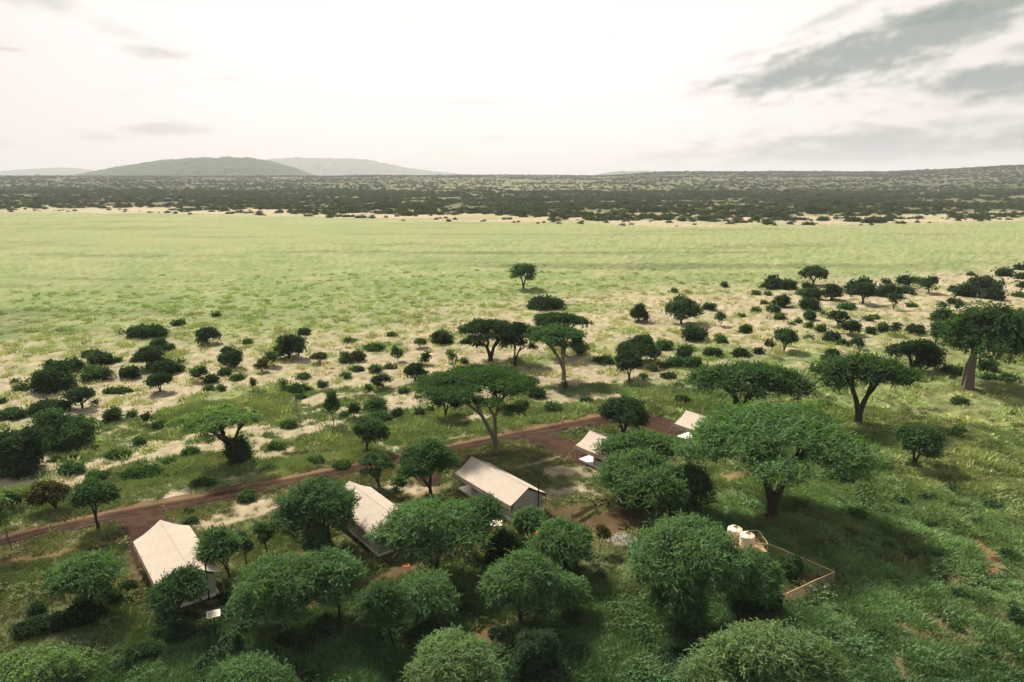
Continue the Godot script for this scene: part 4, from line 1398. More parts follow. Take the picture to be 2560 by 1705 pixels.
	plant("bush", "bush", Vector3(-82.1, 0, -133.3), 0.0, Vector3(2.38, 1.62, 2.14), 0.87, 0.00, 0, 0.40, 248, 3457, "round dark bush directly behind the low spreading bush of the big clump", "bush", "bushes scattered over the sandy scrub beyond the road")
	plant("bush", "bush", Vector3(-77.0, 0, -146.2), 0.0, Vector3(1.65, 1.54, 1.49), 0.83, 0.00, 0, 0.42, 121, 6075, "upper bush crowning a ragged heap of dark bushes", "bush", "bushes scattered over the sandy scrub beyond the road")
	plant("bush", "bush", Vector3(-74.0, 0, -144.8), 0.0, Vector3(1.03, 1.00, 0.93), 0.54, 0.00, 0, 0.41, 49, 433, "smallest bush at the outer side of the ragged heap of bushes", "bush", "bushes scattered over the sandy scrub beyond the road")
	plant("small_tree", "round", Vector3(-71.1, 0, -129.8), 0.9, Vector3(2.96, 1.69, 2.96), 2.42, 0.21, 0, 0.36, 437, 4426, "dark bushy tree at the front of the ragged heap, stems showing", "tree")
	plant("bush", "bush", Vector3(-66.4, 0, -127.4), 0.0, Vector3(3.16, 1.51, 2.84), 0.81, 0.00, 0, 0.36, 465, 6105, "smooth oval dark bush in front of the ragged heap of bushes", "bush", "bushes scattered over the sandy scrub beyond the road")
	plant("small_tree", "round", Vector3(-61.1, 0, -114.9), 0.1, Vector3(2.08, 1.13, 2.08), 1.94, 0.15, 0, 0.32, 274, 1312, "bush like tree on a short stem just below the smooth oval bush", "tree")
	plant("bush", "bush", Vector3(-71.1, 0, -123.5), 0.0, Vector3(1.79, 1.80, 1.61), 0.97, 0.00, 0, 0.36, 197, 1086, "dark round bush with a shadow skirt between the big clump and the oval bush", "bush", "bushes scattered over the sandy scrub beyond the road")
	plant("bush", "bush", Vector3(-76.3, 0, -122.2), 0.0, Vector3(2.70, 1.72, 2.43), 0.93, 0.00, 1, 0.36, 369, 220, "spreading olive bush joined to the flank of the biggest clump", "bush", "bushes scattered over the sandy scrub beyond the road")
	plant("bush", "bush", Vector3(-85.2, 0, -126.6), 0.0, Vector3(3.50, 1.88, 3.15), 1.01, 0.00, 0, 0.39, 522, 6398, "rear dome of the biggest dark bush clump", "bush", "bushes scattered over the sandy scrub beyond the road")
	plant("bush", "bush", Vector3(-80.5, 0, -115.8), 0.0, Vector3(3.79, 2.99, 3.41), 1.61, 0.00, 0, 0.36, 821, 6742, "front dome of the biggest dark bush clump, wider than any bush near it", "bush", "bushes scattered over the sandy scrub beyond the road")
	plant("umbrella_thorn", "umbrella", Vector3(-69.2, 0, -106.0), -0.1, Vector3(2.58, 1.16, 2.58), 2.06, 0.18, 0, 0.27, 310, 6305, "small flat topped thorn tree with forked dark trunk below the biggest clump", "tree")
	plant("small_tree", "sparse", Vector3(-57.3, 0, -121.5), 0.0, Vector3(1.73, 1.22, 1.73), 1.64, 0.05, 1, 0.33, 85, 7824, "thin twiggy bush letting the sand show through its stems", "bush")
	plant("bush", "bush", Vector3(-54.7, 0, -120.8), 0.0, Vector3(0.97, 1.18, 0.87), 0.64, 0.00, 0, 0.34, 73, 4222, "upright dark bush close beside the thin twiggy one", "bush", "bushes scattered over the sandy scrub beyond the road")
	plant("bush", "bush", Vector3(-54.1, 0, -125.4), 0.0, Vector3(1.14, 0.91, 1.03), 0.49, 0.00, 1, 0.35, 80, 9404, "pale little bush at the foot of the two tiered tree", "bush", "bushes scattered over the sandy scrub beyond the road")
	plant("bush", "bush", Vector3(-60.3, 0, -142.4), 0.0, Vector3(1.07, 0.71, 0.96), 0.38, 0.00, 0, 0.39, 50, 1324, "tiny bush poking out above the two tiered tree", "bush", "bushes scattered over the sandy scrub beyond the road")
	plant("small_tree", "round", Vector3(-54.7, 0, -130.1), 0.0, Vector3(2.33, 1.22, 2.33), 1.86, 0.16, 0, 0.35, 290, 8008, "two tiered dark rounded tree with shaded foot on sandy ground", "tree")
	plant("small_tree", "sparse", Vector3(-47.3, 0, -131.6), -0.1, Vector3(1.65, 1.25, 1.65), 1.69, 0.05, 1, 0.34, 73, 5502, "sparse brownish thorn bush pressed against the round tree", "bush")
	plant("small_tree", "sparse", Vector3(-47.8, 0, -127.4), -0.0, Vector3(1.41, 1.02, 1.41), 1.39, 0.04, 4, 0.33, 56, 6782, "thin leafless looking sapling in front of the sparse brown thorn bush", "tree")
	plant("thorn_sapling", "umbrella", Vector3(-38.4, 0, -133.9), -0.2, Vector3(1.59, 0.63, 1.59), 1.38, 0.11, 4, 0.30, 94, 1823, "tiny bare flat topped thorn tree alone on pale sand past the round tree", "tree")
	plant("bush", "bush", Vector3(-33.7, 0, -135.3), 0.0, Vector3(1.20, 0.85, 1.08), 0.46, 0.00, 1, 0.35, 80, 7768, "half hidden bush at the near flank of a wide low bush", "bush", "bushes scattered over the sandy scrub beyond the road")
	plant("bush", "bush", Vector3(-31.4, 0, -135.9), 0.0, Vector3(1.54, 1.59, 1.39), 0.86, 0.00, 1, 0.35, 155, 4745, "wide pale green bush on the sand with a smaller one at its flank", "bush", "bushes scattered over the sandy scrub beyond the road")
	plant("bush", "bush", Vector3(-50.5, 0, -122.6), 0.0, Vector3(1.45, 0.42, 1.31), 0.23, 0.00, 1, 0.34, 102, 321, "low flat bush between the twiggy bush and the big round tree", "bush", "bushes scattered over the sandy scrub beyond the road")
	plant("sapling", "sparse", Vector3(-44.8, 0, -114.7), -0.0, Vector3(0.66, 1.01, 0.66), 1.57, 0.02, 1, 0.30, 20, 5172, "slim upright sapling rising from a green patch of grass", "tree")
	plant("sapling", "sparse", Vector3(-40.2, 0, -116.7), 0.0, Vector3(0.75, 0.67, 0.75), 0.92, 0.02, 3, 0.30, 20, 4722, "dry yellowish sapling standing behind a long low bush", "tree")
	plant("bush", "bush", Vector3(-37.6, 0, -115.1), 0.0, Vector3(2.57, 0.53, 2.07), 0.28, 0.00, 0, 0.31, 331, 2039, "long low dark bush lying across the sand", "bush", "bushes scattered over the sandy scrub beyond the road")
	plant("bush", "bush", Vector3(-38.5, 0, -123.0), 0.0, Vector3(1.25, 0.26, 1.08), 0.14, 0.00, 1, 0.33, 73, 5931, "small flat green bush above the long low dark one", "bush", "bushes scattered over the sandy scrub beyond the road")
	plant("bush", "bush", Vector3(-33.6, 0, -118.0), 0.0, Vector3(0.73, 0.51, 0.66), 0.27, 0.00, 1, 0.31, 38, 470, "little pale bush alone on sand past the long low one", "bush", "bushes scattered over the sandy scrub beyond the road")
	plant("bare_tree", "bare", Vector3(-30.9, 0, -96.0), -0.8, Vector3(1.00, 1.37, 1.00), 3.36, 0.04, 4, 0.15, 0, 6696, "slender leafless grey tree leaning over green grass", "tree")
	plant("slim_tree", "sparse", Vector3(-26.6, 0, -97.6), -0.1, Vector3(1.59, 2.11, 1.59), 3.25, 0.05, 1, 0.25, 164, 2848, "tall slim tree with two thin stems and sparse leaves", "tree")
	plant("small_tree", "sparse", Vector3(-24.2, 0, -100.5), -0.0, Vector3(0.82, 1.10, 0.82), 1.43, 0.03, 0, 0.25, 42, 5699, "small dark tree right beside the tall slim two stemmed one", "tree")
	plant("bush", "bush", Vector3(-33.3, 0, -97.6), 0.0, Vector3(1.27, 0.56, 1.14), 0.30, 0.00, 1, 0.26, 141, 4289, "green bush at the foot of the leafless leaning tree", "bush", "bushes scattered over the sandy scrub beyond the road")
	plant("bush", "bush", Vector3(-73.6, 0, -104.7), 0.0, Vector3(3.07, 1.06, 2.76), 0.57, 0.00, 0, 0.32, 510, 3038, "dark low bush peeping out behind a huge olive bush", "bush", "bushes scattered over the sandy scrub beyond the road")
	plant("large_bush", "bush", Vector3(-62.8, 0, -91.0), 0.0, Vector3(4.66, 3.00, 4.19), 1.61, 0.00, 1, 0.28, 1872, 5057, "huge olive green bush with twiggy openings beside the track", "bush")
	plant("large_bush", "bush", Vector3(-62.5, 0, -81.6), 0.0, Vector3(3.63, 4.28, 3.27), 2.30, 0.00, 0, 0.26, 1687, 4428, "huge dark bush mass cut by the edge of the view, half hiding a white roof", "bush")
	plant("bush", "bush", Vector3(-77.6, 0, -101.7), 0.0, Vector3(2.05, 0.96, 1.84), 0.52, 0.00, 1, 0.32, 245, 8299, "green bush behind the huge dark bush mass at the edge of the view", "bush", "bushes scattered over the sandy scrub beyond the road")
	plant("bush", "bush", Vector3(-61.0, 0, -99.9), 0.0, Vector3(1.35, 1.55, 1.22), 0.83, 0.00, 1, 0.30, 178, 5011, "spiky topped green bush standing clear of the huge olive one", "bush", "bushes scattered over the sandy scrub beyond the road")
	plant("small_tree", "sparse", Vector3(-54.9, 0, -98.5), 0.0, Vector3(0.69, 0.71, 0.69), 1.02, 0.02, 0, 0.28, 22, 8123, "narrow dark bush with a rounder low bush at its side", "bush")
	plant("bush", "bush", Vector3(-52.3, 0, -97.1), 0.0, Vector3(1.12, 0.81, 1.00), 0.44, 0.00, 1, 0.28, 112, 5666, "round low bush touching the narrow dark one", "bush", "bushes scattered over the sandy scrub beyond the road")
	plant("umbrella_thorn", "umbrella", Vector3(-35.3, 0, -83.2), -1.9, Vector3(5.48, 1.10, 4.98), 6.24, 0.38, 3, 0.20, 1134, 5288, "pale green wide flat topped tree with its trunk wrapped in creeper", "tree")
	plant("creeper", "bush", Vector3(-35.6, 0, -84.0), 0.0, Vector3(1.69, 3.13, 1.52), 1.68, 0.00, 1, 0.23, 592, 2207, "twiggy creeper mass around the trunk of the pale green flat topped tree", "creeper")
	plant("bush", "bush", Vector3(-55.6, 0, -81.2), 0.0, Vector3(1.56, 0.76, 1.41), 0.41, 0.00, 1, 0.25, 243, 6733, "lone greyish bush on the bright sandy track", "bush", "bushes scattered over the sandy scrub beyond the road")
	plant("bush", "bush", Vector3(-46.0, 0, -80.0), 0.0, Vector3(2.93, 0.53, 1.58), 0.28, 0.00, 1, 0.23, 519, 3279, "long low green bush pair near the road verge", "bush", "bushes scattered over the sandy scrub beyond the road")
	plant("bush", "bush", Vector3(-37.3, 0, -77.4), 0.0, Vector3(1.55, 0.41, 1.13), 0.22, 0.00, 1, 0.22, 231, 966, "green bush right on the grassy verge above the road", "bush", "bushes scattered over the sandy scrub beyond the road")
	plant("bush", "bush", Vector3(-32.3, 0, -88.8), 0.0, Vector3(1.09, 0.47, 0.98), 0.25, 0.00, 1, 0.24, 124, 6145, "green bush beside the dark wet pit", "bush", "bushes scattered over the sandy scrub beyond the road")
	plant("bush", "bush", Vector3(9.7, 0, -194.6), 0.0, Vector3(5.11, 2.19, 4.60), 1.18, 0.00, 0, 0.49, 642, 3183, "low dark dome bush with a trailing skirt just below the lone tree", "bush", "bushes dotted over the sandy scrub on the lone tree's side")
	plant("bush", "bush", Vector3(-15.9, 0, -151.7), 0.0, Vector3(2.55, 2.02, 2.30), 1.09, 0.00, 0, 0.39, 317, 451, "smooth round dark bush beside the crowns of the twin umbrella trees", "bush", "bushes dotted over the sandy scrub on the lone tree's side")
	plant("thorn_sapling", "umbrella", Vector3(-20.1, 0, -146.7), 0.0, Vector3(1.30, 0.43, 1.30), 1.35, 0.09, 1, 0.32, 53, 812, "tiny umbrella shaped thorn tree behind a small dark bush", "tree")
	plant("small_tree", "sparse", Vector3(-17.0, 0, -133.0), -0.0, Vector3(1.12, 1.14, 1.12), 1.49, 0.03, 0, 0.33, 41, 4056, "little dark upright bush on pale sand", "bush")
	plant("small_tree", "sparse", Vector3(-23.1, 0, -135.1), 0.0, Vector3(1.23, 1.26, 1.23), 1.69, 0.04, 1, 0.34, 48, 6088, "feathery green bush on grass between two sandy strips", "bush")
	plant("small_tree", "sparse", Vector3(-33.5, 0, -134.4), 0.2, Vector3(1.23, 0.90, 1.23), 1.19, 0.04, 1, 0.34, 40, 1111, "sparse olive bush with a browner bush behind it", "bush")
	plant("small_tree", "sparse", Vector3(-31.1, 0, -135.1), -0.0, Vector3(1.39, 0.92, 1.39), 1.31, 0.04, 4, 0.34, 50, 3049, "brownish bush close behind a sparse olive bush", "bush")
	plant("bush", "bush", Vector3(-30.0, 0, -145.4), 0.0, Vector3(2.32, 0.55, 2.09), 0.30, 0.00, 1, 0.38, 201, 7817, "flat bright green mound on the grass", "bush", "bushes dotted over the sandy scrub on the lone tree's side")
	plant("sapling", "sparse", Vector3(-12.5, 0, -134.7), 0.1, Vector3(1.17, 0.99, 1.17), 1.67, 0.04, 3, 0.33, 40, 1109, "pale spreading sapling alone on bare sand", "tree")
	plant("small_tree", "round", Vector3(-17.7, 0, -121.0), 0.1, Vector3(2.05, 1.51, 2.05), 1.96, 0.14, 0, 0.30, 333, 9439, "compact dark tree with ragged top near the great forked acacia", "tree")
	plant("umbrella_thorn", "umbrella", Vector3(-22.6, 0, -116.3), -0.3, Vector3(1.79, 0.74, 1.79), 1.59, 0.13, 0, 0.26, 168, 6044, "small neat umbrella thorn with a dark foot on sand", "tree")
	plant("sapling", "sparse", Vector3(-24.4, 0, -112.8), 0.0, Vector3(0.78, 0.71, 0.78), 1.21, 0.02, 1, 0.28, 25, 9088, "thin grey green sapling next to the neat umbrella thorn", "tree")
	plant("bush", "bush", Vector3(-21.8, 0, -105.8), 0.0, Vector3(1.75, 1.41, 1.57), 0.76, 0.00, 1, 0.27, 299, 321, "rounded bush stacked behind a lighter one on the slope", "bush", "bushes dotted over the sandy scrub on the lone tree's side")
	plant("bush", "bush", Vector3(-21.9, 0, -104.6), 0.0, Vector3(1.86, 0.54, 1.67), 0.29, 0.00, 1, 0.27, 258, 7204, "lighter bush in front of the rounded stacked one", "bush", "bushes dotted over the sandy scrub on the lone tree's side")
	plant("small_tree", "sparse", Vector3(-24.3, 0, -100.5), 0.1, Vector3(0.88, 1.10, 0.88), 1.42, 0.03, 0, 0.25, 46, 5989, "upright dark shrub with bare stem near a tall slim tree", "bush")
	plant("bush", "bush", Vector3(-18.0, 0, -102.0), 0.0, Vector3(0.92, 1.10, 0.83), 0.59, 0.00, 1, 0.26, 107, 9806, "small grey green bush next to a low green spread", "bush", "bushes dotted over the sandy scrub on the lone tree's side")
	plant("bush", "bush", Vector3(-20.0, 0, -100.4), 0.0, Vector3(1.81, 0.97, 1.63), 0.52, 0.00, 1, 0.26, 311, 4196, "low bright green spread of shrub", "bush", "bushes dotted over the sandy scrub on the lone tree's side")
	plant("slim_tree", "round", Vector3(-19.5, 0, -87.3), 0.3, Vector3(2.42, 1.81, 2.42), 3.07, 0.17, 1, 0.22, 873, 9460, "airy green tree with thin trunk between the sand and the road", "tree")
	plant("bush", "bush", Vector3(-14.5, 0, -102.8), 0.0, Vector3(0.71, 0.87, 0.64), 0.47, 0.00, 1, 0.26, 64, 1467, "lone small bush on sand before the great forked acacia", "bush", "bushes dotted over the sandy scrub on the lone tree's side")
	plant("umbrella_acacia", "umbrella", Vector3(-4.3, 0, -134.7), -0.2, Vector3(6.94, 2.68, 6.94), 6.12, 0.49, 0, 0.29, 1914, 1174, "straight stemmed twin of two dark umbrella acacias whose crowns touch", "tree", "pair of umbrella acacias with touching crowns")
	plant("umbrella_acacia", "umbrella", Vector3(0.6, 0, -132.4), 0.6, Vector3(3.75, 2.63, 3.75), 5.75, 0.26, 0, 0.29, 693, 8563, "crooked trunked twin of two dark umbrella acacias whose crowns touch", "tree", "pair of umbrella acacias with touching crowns")
	plant("umbrella_acacia", "umbrella", Vector3(10.7, 0, -140.6), -0.8, Vector3(6.21, 1.24, 5.45), 7.33, 0.43, 0, 0.31, 1111, 9530, "flat crowned acacia standing behind the pale trunked one", "tree")
	plant("umbrella_acacia", "umbrella", Vector3(9.5, 0, -122.0), -1.8, Vector3(5.67, 1.55, 5.67), 8.40, 0.40, 1, 0.27, 1442, 5942, "tall flat crowned acacia with long pale leaning trunk", "tree")
	plant("small_tree", "round", Vector3(13.6, 0, -140.6), 0.0, Vector3(1.71, 1.71, 1.71), 2.19, 0.12, 0, 0.35, 195, 1289, "dark upright tree under the edge of the flat crowned acacia", "tree")
	plant("umbrella_acacia", "umbrella", Vector3(-2.2, 0, -87.1), -2.1, Vector3(8.58, 1.83, 8.58), 9.75, 0.36, 1, 0.19, 6200, 2810, "great forked acacia, pale branching trunk, standing on the lawn beside the road", "tree")
	plant("round_tree", "round", Vector3(-10.3, 0, -101.7), 0.2, Vector3(2.47, 2.12, 2.47), 3.01, 0.17, 1, 0.25, 732, 5644, "rounded green tree in front of the great forked acacia", "tree")
	plant("bush", "bush", Vector3(4.2, 0, -112.0), 0.0, Vector3(1.63, 1.26, 1.46), 0.68, 0.00, 0, 0.28, 237, 2875, "dark bush just behind the crown edge of the great forked acacia", "bush", "bushes dotted over the sandy scrub on the lone tree's side")
	plant("bush", "bush", Vector3(1.4, 0, -106.0), 0.0, Vector3(1.46, 0.85, 1.32), 0.46, 0.00, 1, 0.27, 194, 5178, "green bush on the sand behind the fork of the great acacia", "bush", "bushes dotted over the sandy scrub on the lone tree's side")
	plant("bush", "bush", Vector3(6.6, 0, -104.5), 0.0, Vector3(1.44, 1.13, 1.30), 0.61, 0.00, 1, 0.27, 215, 5120, "lighter low bush between the forked acacia and the junction", "bush", "bushes dotted over the sandy scrub on the lone tree's side")
	plant("sapling", "sparse", Vector3(8.8, 0, -113.7), 0.0, Vector3(0.81, 0.81, 0.81), 1.18, 0.03, 1, 0.28, 29, 4534, "narrow green bush below the pale leaning trunk", "bush")
	plant("small_tree", "round", Vector3(32.6, 0, -175.3), 0.0, Vector3(2.56, 1.53, 2.56), 2.21, 0.18, 0, 0.44, 228, 3187, "dark round tree alone on sand between the lone tree and the big ragged bush", "tree")
	plant("round_tree", "round", Vector3(25.3, 0, -134.1), 0.1, Vector3(4.46, 2.04, 4.46), 3.11, 0.31, 0, 0.34, 1095, 2073, "broad dark tree behind a smaller umbrella shaped one", "tree")
	plant("small_tree", "round", Vector3(21.4, 0, -121.4), -0.2, Vector3(2.85, 1.79, 2.85), 3.33, 0.20, 0, 0.30, 598, 9979, "smaller layered tree in front of the broad dark one", "tree")
	plant("bush", "bush", Vector3(33.2, 0, -146.0), 0.0, Vector3(2.14, 1.46, 1.92), 0.78, 0.00, 1, 0.38, 218, 9800, "twiggy pale bush at the flank of the broad dark tree", "bush", "bushes dotted over the sandy scrub on the lone tree's side")
	plant("bush", "bush", Vector3(18.4, 0, -134.5), 0.0, Vector3(2.20, 0.60, 1.98), 0.32, 0.00, 1, 0.34, 222, 3970, "low pale bush lying on the sandy strip", "bush", "bushes dotted over the sandy scrub on the lone tree's side")
	plant("round_tree", "round", Vector3(16.0, 0, -93.8), 0.0, Vector3(3.75, 2.05, 3.75), 3.47, 0.26, 0, 0.23, 1678, 2612, "dark rounded twin stemmed tree standing beside the red road", "tree")
	plant("umbrella_thorn", "umbrella", Vector3(-16.0, 0, -76.9), -0.5, Vector3(2.12, 1.36, 2.12), 2.70, 0.15, 1, 0.17, 611, 4906, "small umbrella tree on a slim trunk above the half hidden tent", "tree")
	plant("round_tree", "round", Vector3(-9.4, 0, -74.0), -0.4, Vector3(3.36, 2.42, 3.36), 4.49, 0.23, 1, 0.18, 2377, 3827, "dense olive tree with several trunks beside the vent pipe tent", "tree")
	plant("sapling", "sparse", Vector3(-13.5, 0, -74.3), 0.2, Vector3(0.98, 0.83, 0.98), 1.43, 0.03, 1, 0.19, 92, 5554, "thin shrub between the small umbrella tree and the olive tree", "bush")
	plant("acacia_bush", "feather", Vector3(16.6, 0, -80.8), -0.8, Vector3(5.76, 1.67, 2.88), 3.23, 0.28, 2, 0.41, 1321, 8404, "feathery flat crown acacia in front of the tent with the white deck corner", "tree")
	plant("acacia_bush", "feather", Vector3(14.9, 0, -72.4), -0.6, Vector3(4.83, 2.84, 4.83), 3.24, 0.24, 2, 0.37, 2328, 9416, "big pale feathery acacia bush below the tent with the white deck corner", "bush")
	plant("acacia_bush", "feather", Vector3(18.2, 0, -67.5), -3.0, Vector3(3.12, 3.09, 3.12), 3.16, 0.15, 2, 0.35, 1305, 7030, "silvery feathery acacia bush next below the big pale one", "bush")
	plant("acacia_bush", "feather", Vector3(18.8, 0, -70.7), 0.8, Vector3(2.61, 3.20, 2.61), 2.56, 0.13, 1, 0.36, 920, 8183, "darker feathery bush between the silvery one and the great spreading acacia", "bush")
	plant("lone_tree", "umbrella", Vector3(3.8, 0, -228.5), 0.1, Vector3(4.83, 2.39, 4.83), 6.11, 0.34, 1, 0.50, 344, 4261, "lone tree on a slim trunk out in the open green plain", "tree")
	plant("large_bush", "round", Vector3(43.2, 0, -172.7), 0.2, Vector3(4.69, 2.83, 4.69), 3.76, 0.33, 1, 0.44, 771, 7120, "large ragged olive bush tree on the sand below the plain", "bush")
	plant("bush", "bush", Vector3(55.2, 0, -191.4), 0.0, Vector3(1.67, 1.06, 1.50), 0.57, 0.00, 0, 0.50, 73, 1178, "low dark bush just past the large ragged one", "bush", "bushes dotted over the sandy scrub on the lone tree's side")
	plant("sapling", "sparse", Vector3(52.3, 0, -169.9), -0.0, Vector3(1.42, 1.34, 1.42), 1.95, 0.04, 1, 0.44, 36, 5965, "sapling with a double crown on pale sand", "tree")
	plant("bush", "bush", Vector3(56.2, 0, -162.9), 0.0, Vector3(1.39, 1.63, 1.25), 0.88, 0.00, 1, 0.44, 88, 1293, "grey green pointed bush amid sand", "bush", "bushes dotted over the sandy scrub on the lone tree's side")
	plant("bush", "bush", Vector3(41.8, 0, -154.4), 0.0, Vector3(2.85, 2.10, 2.56), 1.13, 0.00, 0, 0.40, 351, 9720, "dark dome bush with a low flat one behind, on sand", "bush", "bushes dotted over the sandy scrub on the lone tree's side")
	plant("bush", "bush", Vector3(47.3, 0, -151.5), 0.0, Vector3(1.15, 0.73, 1.03), 0.39, 0.00, 1, 0.40, 54, 7501, "small grey bush above a bright green patch", "bush", "bushes dotted over the sandy scrub on the lone tree's side")
	plant("bush", "bush", Vector3(35.5, 0, -138.1), 0.0, Vector3(1.72, 2.06, 1.55), 1.11, 0.00, 1, 0.36, 198, 3460, "tall rear bush of a pile of three green bushes", "bush", "bushes dotted over the sandy scrub on the lone tree's side")
	plant("bush", "bush", Vector3(35.2, 0, -131.2), 0.0, Vector3(2.08, 1.76, 1.87), 0.95, 0.00, 1, 0.34, 273, 8051, "front bush of a pile of three green bushes", "bush", "bushes dotted over the sandy scrub on the lone tree's side")
	plant("bush", "bush", Vector3(31.8, 0, -131.4), 0.0, Vector3(1.42, 1.49, 1.28), 0.80, 0.00, 1, 0.34, 140, 812, "outer bush of a pile of three green bushes", "bush", "bushes dotted over the sandy scrub on the lone tree's side")
	plant("bush", "bush", Vector3(42.0, 0, -140.4), 0.0, Vector3(1.81, 1.09, 1.63), 0.59, 0.00, 0, 0.37, 157, 2514, "dark low bush with a green tail on the bright patch", "bush", "bushes dotted over the sandy scrub on the lone tree's side")
	plant("bush", "bush", Vector3(47.7, 0, -139.6), 0.0, Vector3(1.55, 1.36, 1.39), 0.73, 0.00, 0, 0.37, 130, 2511, "dark shaggy bush beside a slim dry sapling", "bush", "bushes dotted over the sandy scrub on the lone tree's side")
	plant("bush", "bush", Vector3(52.1, 0, -141.6), 0.0, Vector3(0.90, 0.93, 0.81), 0.50, 0.00, 0, 0.38, 45, 5861, "small dark bush right beside a slim dry sapling", "bush", "bushes dotted over the sandy scrub on the lone tree's side")
	plant("sapling", "sparse", Vector3(53.5, 0, -139.2), -0.1, Vector3(1.11, 1.19, 1.11), 2.18, 0.03, 4, 0.37, 33, 3719, "slim dry sapling with a see through crown", "tree")
	plant("small_tree", "round", Vector3(57.9, 0, -142.9), 0.3, Vector3(2.48, 1.57, 2.48), 3.24, 0.17, 1, 0.38, 291, 7152, "dark topped tree on a thin straight trunk by the slim dry sapling", "tree")
	plant("bush", "bush", Vector3(72.7, 0, -153.5), 0.0, Vector3(1.95, 1.57, 1.76), 0.85, 0.00, 0, 0.43, 150, 6549, "smooth grey round bush with a low bush at its foot", "bush", "bushes dotted over the sandy scrub on the lone tree's side")
	plant("bush", "bush", Vector3(73.6, 0, -149.3), 0.0, Vector3(1.18, 0.97, 1.06), 0.52, 0.00, 1, 0.42, 58, 1487, "low bush at the foot of the smooth grey round bush", "bush", "bushes dotted over the sandy scrub on the lone tree's side")
	plant("thorn_sapling", "umbrella", Vector3(74.9, 0, -145.2), -0.3, Vector3(1.32, 0.88, 1.32), 1.56, 0.09, 0, 0.35, 55, 5817, "little fan shaped thorn tree over a green spot", "tree")
	plant("bush", "bush", Vector3(67.3, 0, -141.0), 0.0, Vector3(1.52, 0.92, 1.36), 0.49, 0.00, 0, 0.40, 97, 9182, "upper of two stacked bushes behind the wide acacia crown", "bush", "bushes dotted over the sandy scrub on the lone tree's side")
	plant("bush", "bush", Vector3(64.7, 0, -135.8), 0.0, Vector3(1.69, 0.84, 1.52), 0.45, 0.00, 0, 0.38, 122, 5809, "lower of two stacked bushes behind the wide acacia crown", "bush", "bushes dotted over the sandy scrub on the lone tree's side")
	plant("small_tree", "round", Vector3(79.8, 0, -159.4), 0.2, Vector3(2.04, 1.51, 2.04), 2.01, 0.14, 0, 0.44, 154, 8554, "dark crooked tree in front of the neat fan tree", "tree")
	plant("umbrella_thorn", "umbrella", Vector3(81.3, 0, -169.0), 0.1, Vector3(2.47, 1.18, 2.47), 2.61, 0.17, 0, 0.41, 132, 2233, "neat fan shaped tree on pale sand", "tree")
	plant("bush", "bush", Vector3(78.1, 0, -177.9), 0.0, Vector3(1.43, 1.58, 1.29), 0.85, 0.00, 1, 0.49, 71, 6493, "pale twiggy bush on sand near the neat fan tree", "bush", "bushes dotted over the sandy scrub on the lone tree's side")
	plant("bush", "bush", Vector3(70.4, 0, -178.1), 0.0, Vector3(1.16, 1.38, 1.04), 0.74, 0.00, 1, 0.48, 49, 8526, "small round pale bush alone on sand", "bush", "bushes dotted over the sandy scrub on the lone tree's side")
	plant("bush", "bush", Vector3(72.4, 0, -188.5), 0.0, Vector3(1.75, 1.35, 1.57), 0.73, 0.00, 1, 0.51, 84, 7004, "flat pale bush in front of the dark dome", "bush", "bushes dotted over the sandy scrub on the lone tree's side")
	plant("bush", "bush", Vector3(77.6, 0, -196.8), 0.0, Vector3(2.60, 2.26, 2.34), 1.21, 0.00, 0, 0.54, 178, 2602, "dark dome with ragged top and a pale bush in front", "bush", "bushes dotted over the sandy scrub on the lone tree's side")
	plant("bush", "bush", Vector3(84.2, 0, -192.8), 0.0, Vector3(3.00, 1.96, 2.70), 1.06, 0.00, 0, 0.53, 215, 4625, "dark wide bush under the wind bent tree", "bush", "bushes dotted over the sandy scrub on the lone tree's side")
	plant("wind_bent_tree", "umbrella", Vector3(104.2, 0, -237.5), 0.0, Vector3(5.11, 1.89, 5.11), 4.10, 0.36, 0, 0.56, 277, 3790, "tree with a wind bent anvil crown rising above bushes at the plain", "tree")
	plant("bush", "bush", Vector3(85.5, 0, -230.4), 0.0, Vector3(1.71, 1.60, 1.54), 0.86, 0.00, 0, 0.62, 59, 6747, "outermost bush of a dark trio at the plain edge", "bush", "bushes dotted over the sandy scrub on the lone tree's side")
	plant("bush", "bush", Vector3(88.4, 0, -232.0), 0.0, Vector3(2.92, 2.28, 2.63), 1.23, 0.00, 0, 0.63, 156, 6046, "tallest bush of a dark trio at the plain edge", "bush", "bushes dotted over the sandy scrub on the lone tree's side")
	plant("bush", "bush", Vector3(92.1, 0, -228.8), 0.0, Vector3(2.63, 1.90, 2.37), 1.03, 0.00, 0, 0.62, 125, 6517, "rounded bush of a dark trio at the plain edge", "bush", "bushes dotted over the sandy scrub on the lone tree's side")
	plant("bush", "bush", Vector3(92.8, 0, -211.0), 0.0, Vector3(2.71, 2.34, 2.44), 1.26, 0.00, 0, 0.58, 163, 159, "round bush beside its bigger twin below the wind bent tree", "bush", "bushes dotted over the sandy scrub on the lone tree's side")
	plant("round_bush", "round", Vector3(96.9, 0, -207.5), 0.1, Vector3(3.08, 2.01, 3.08), 2.71, 0.22, 0, 0.56, 205, 2644, "big round bush on a stem, bigger twin below the wind bent tree", "bush", "bushes dotted over the sandy scrub on the lone tree's side")
	plant("bush", "bush", Vector3(91.7, 0, -217.0), 0.0, Vector3(1.30, 1.53, 1.17), 0.83, 0.00, 1, 0.60, 41, 8521, "pale bush at the foot of the wind bent tree", "bush", "bushes dotted over the sandy scrub on the lone tree's side")
	plant("bush", "bush", Vector3(99.0, 0, -229.7), 0.0, Vector3(1.76, 1.32, 1.58), 0.71, 0.00, 0, 0.63, 55, 8652, "dark bush hiding the trunk of the wind bent tree", "bush", "bushes dotted over the sandy scrub on the lone tree's side")
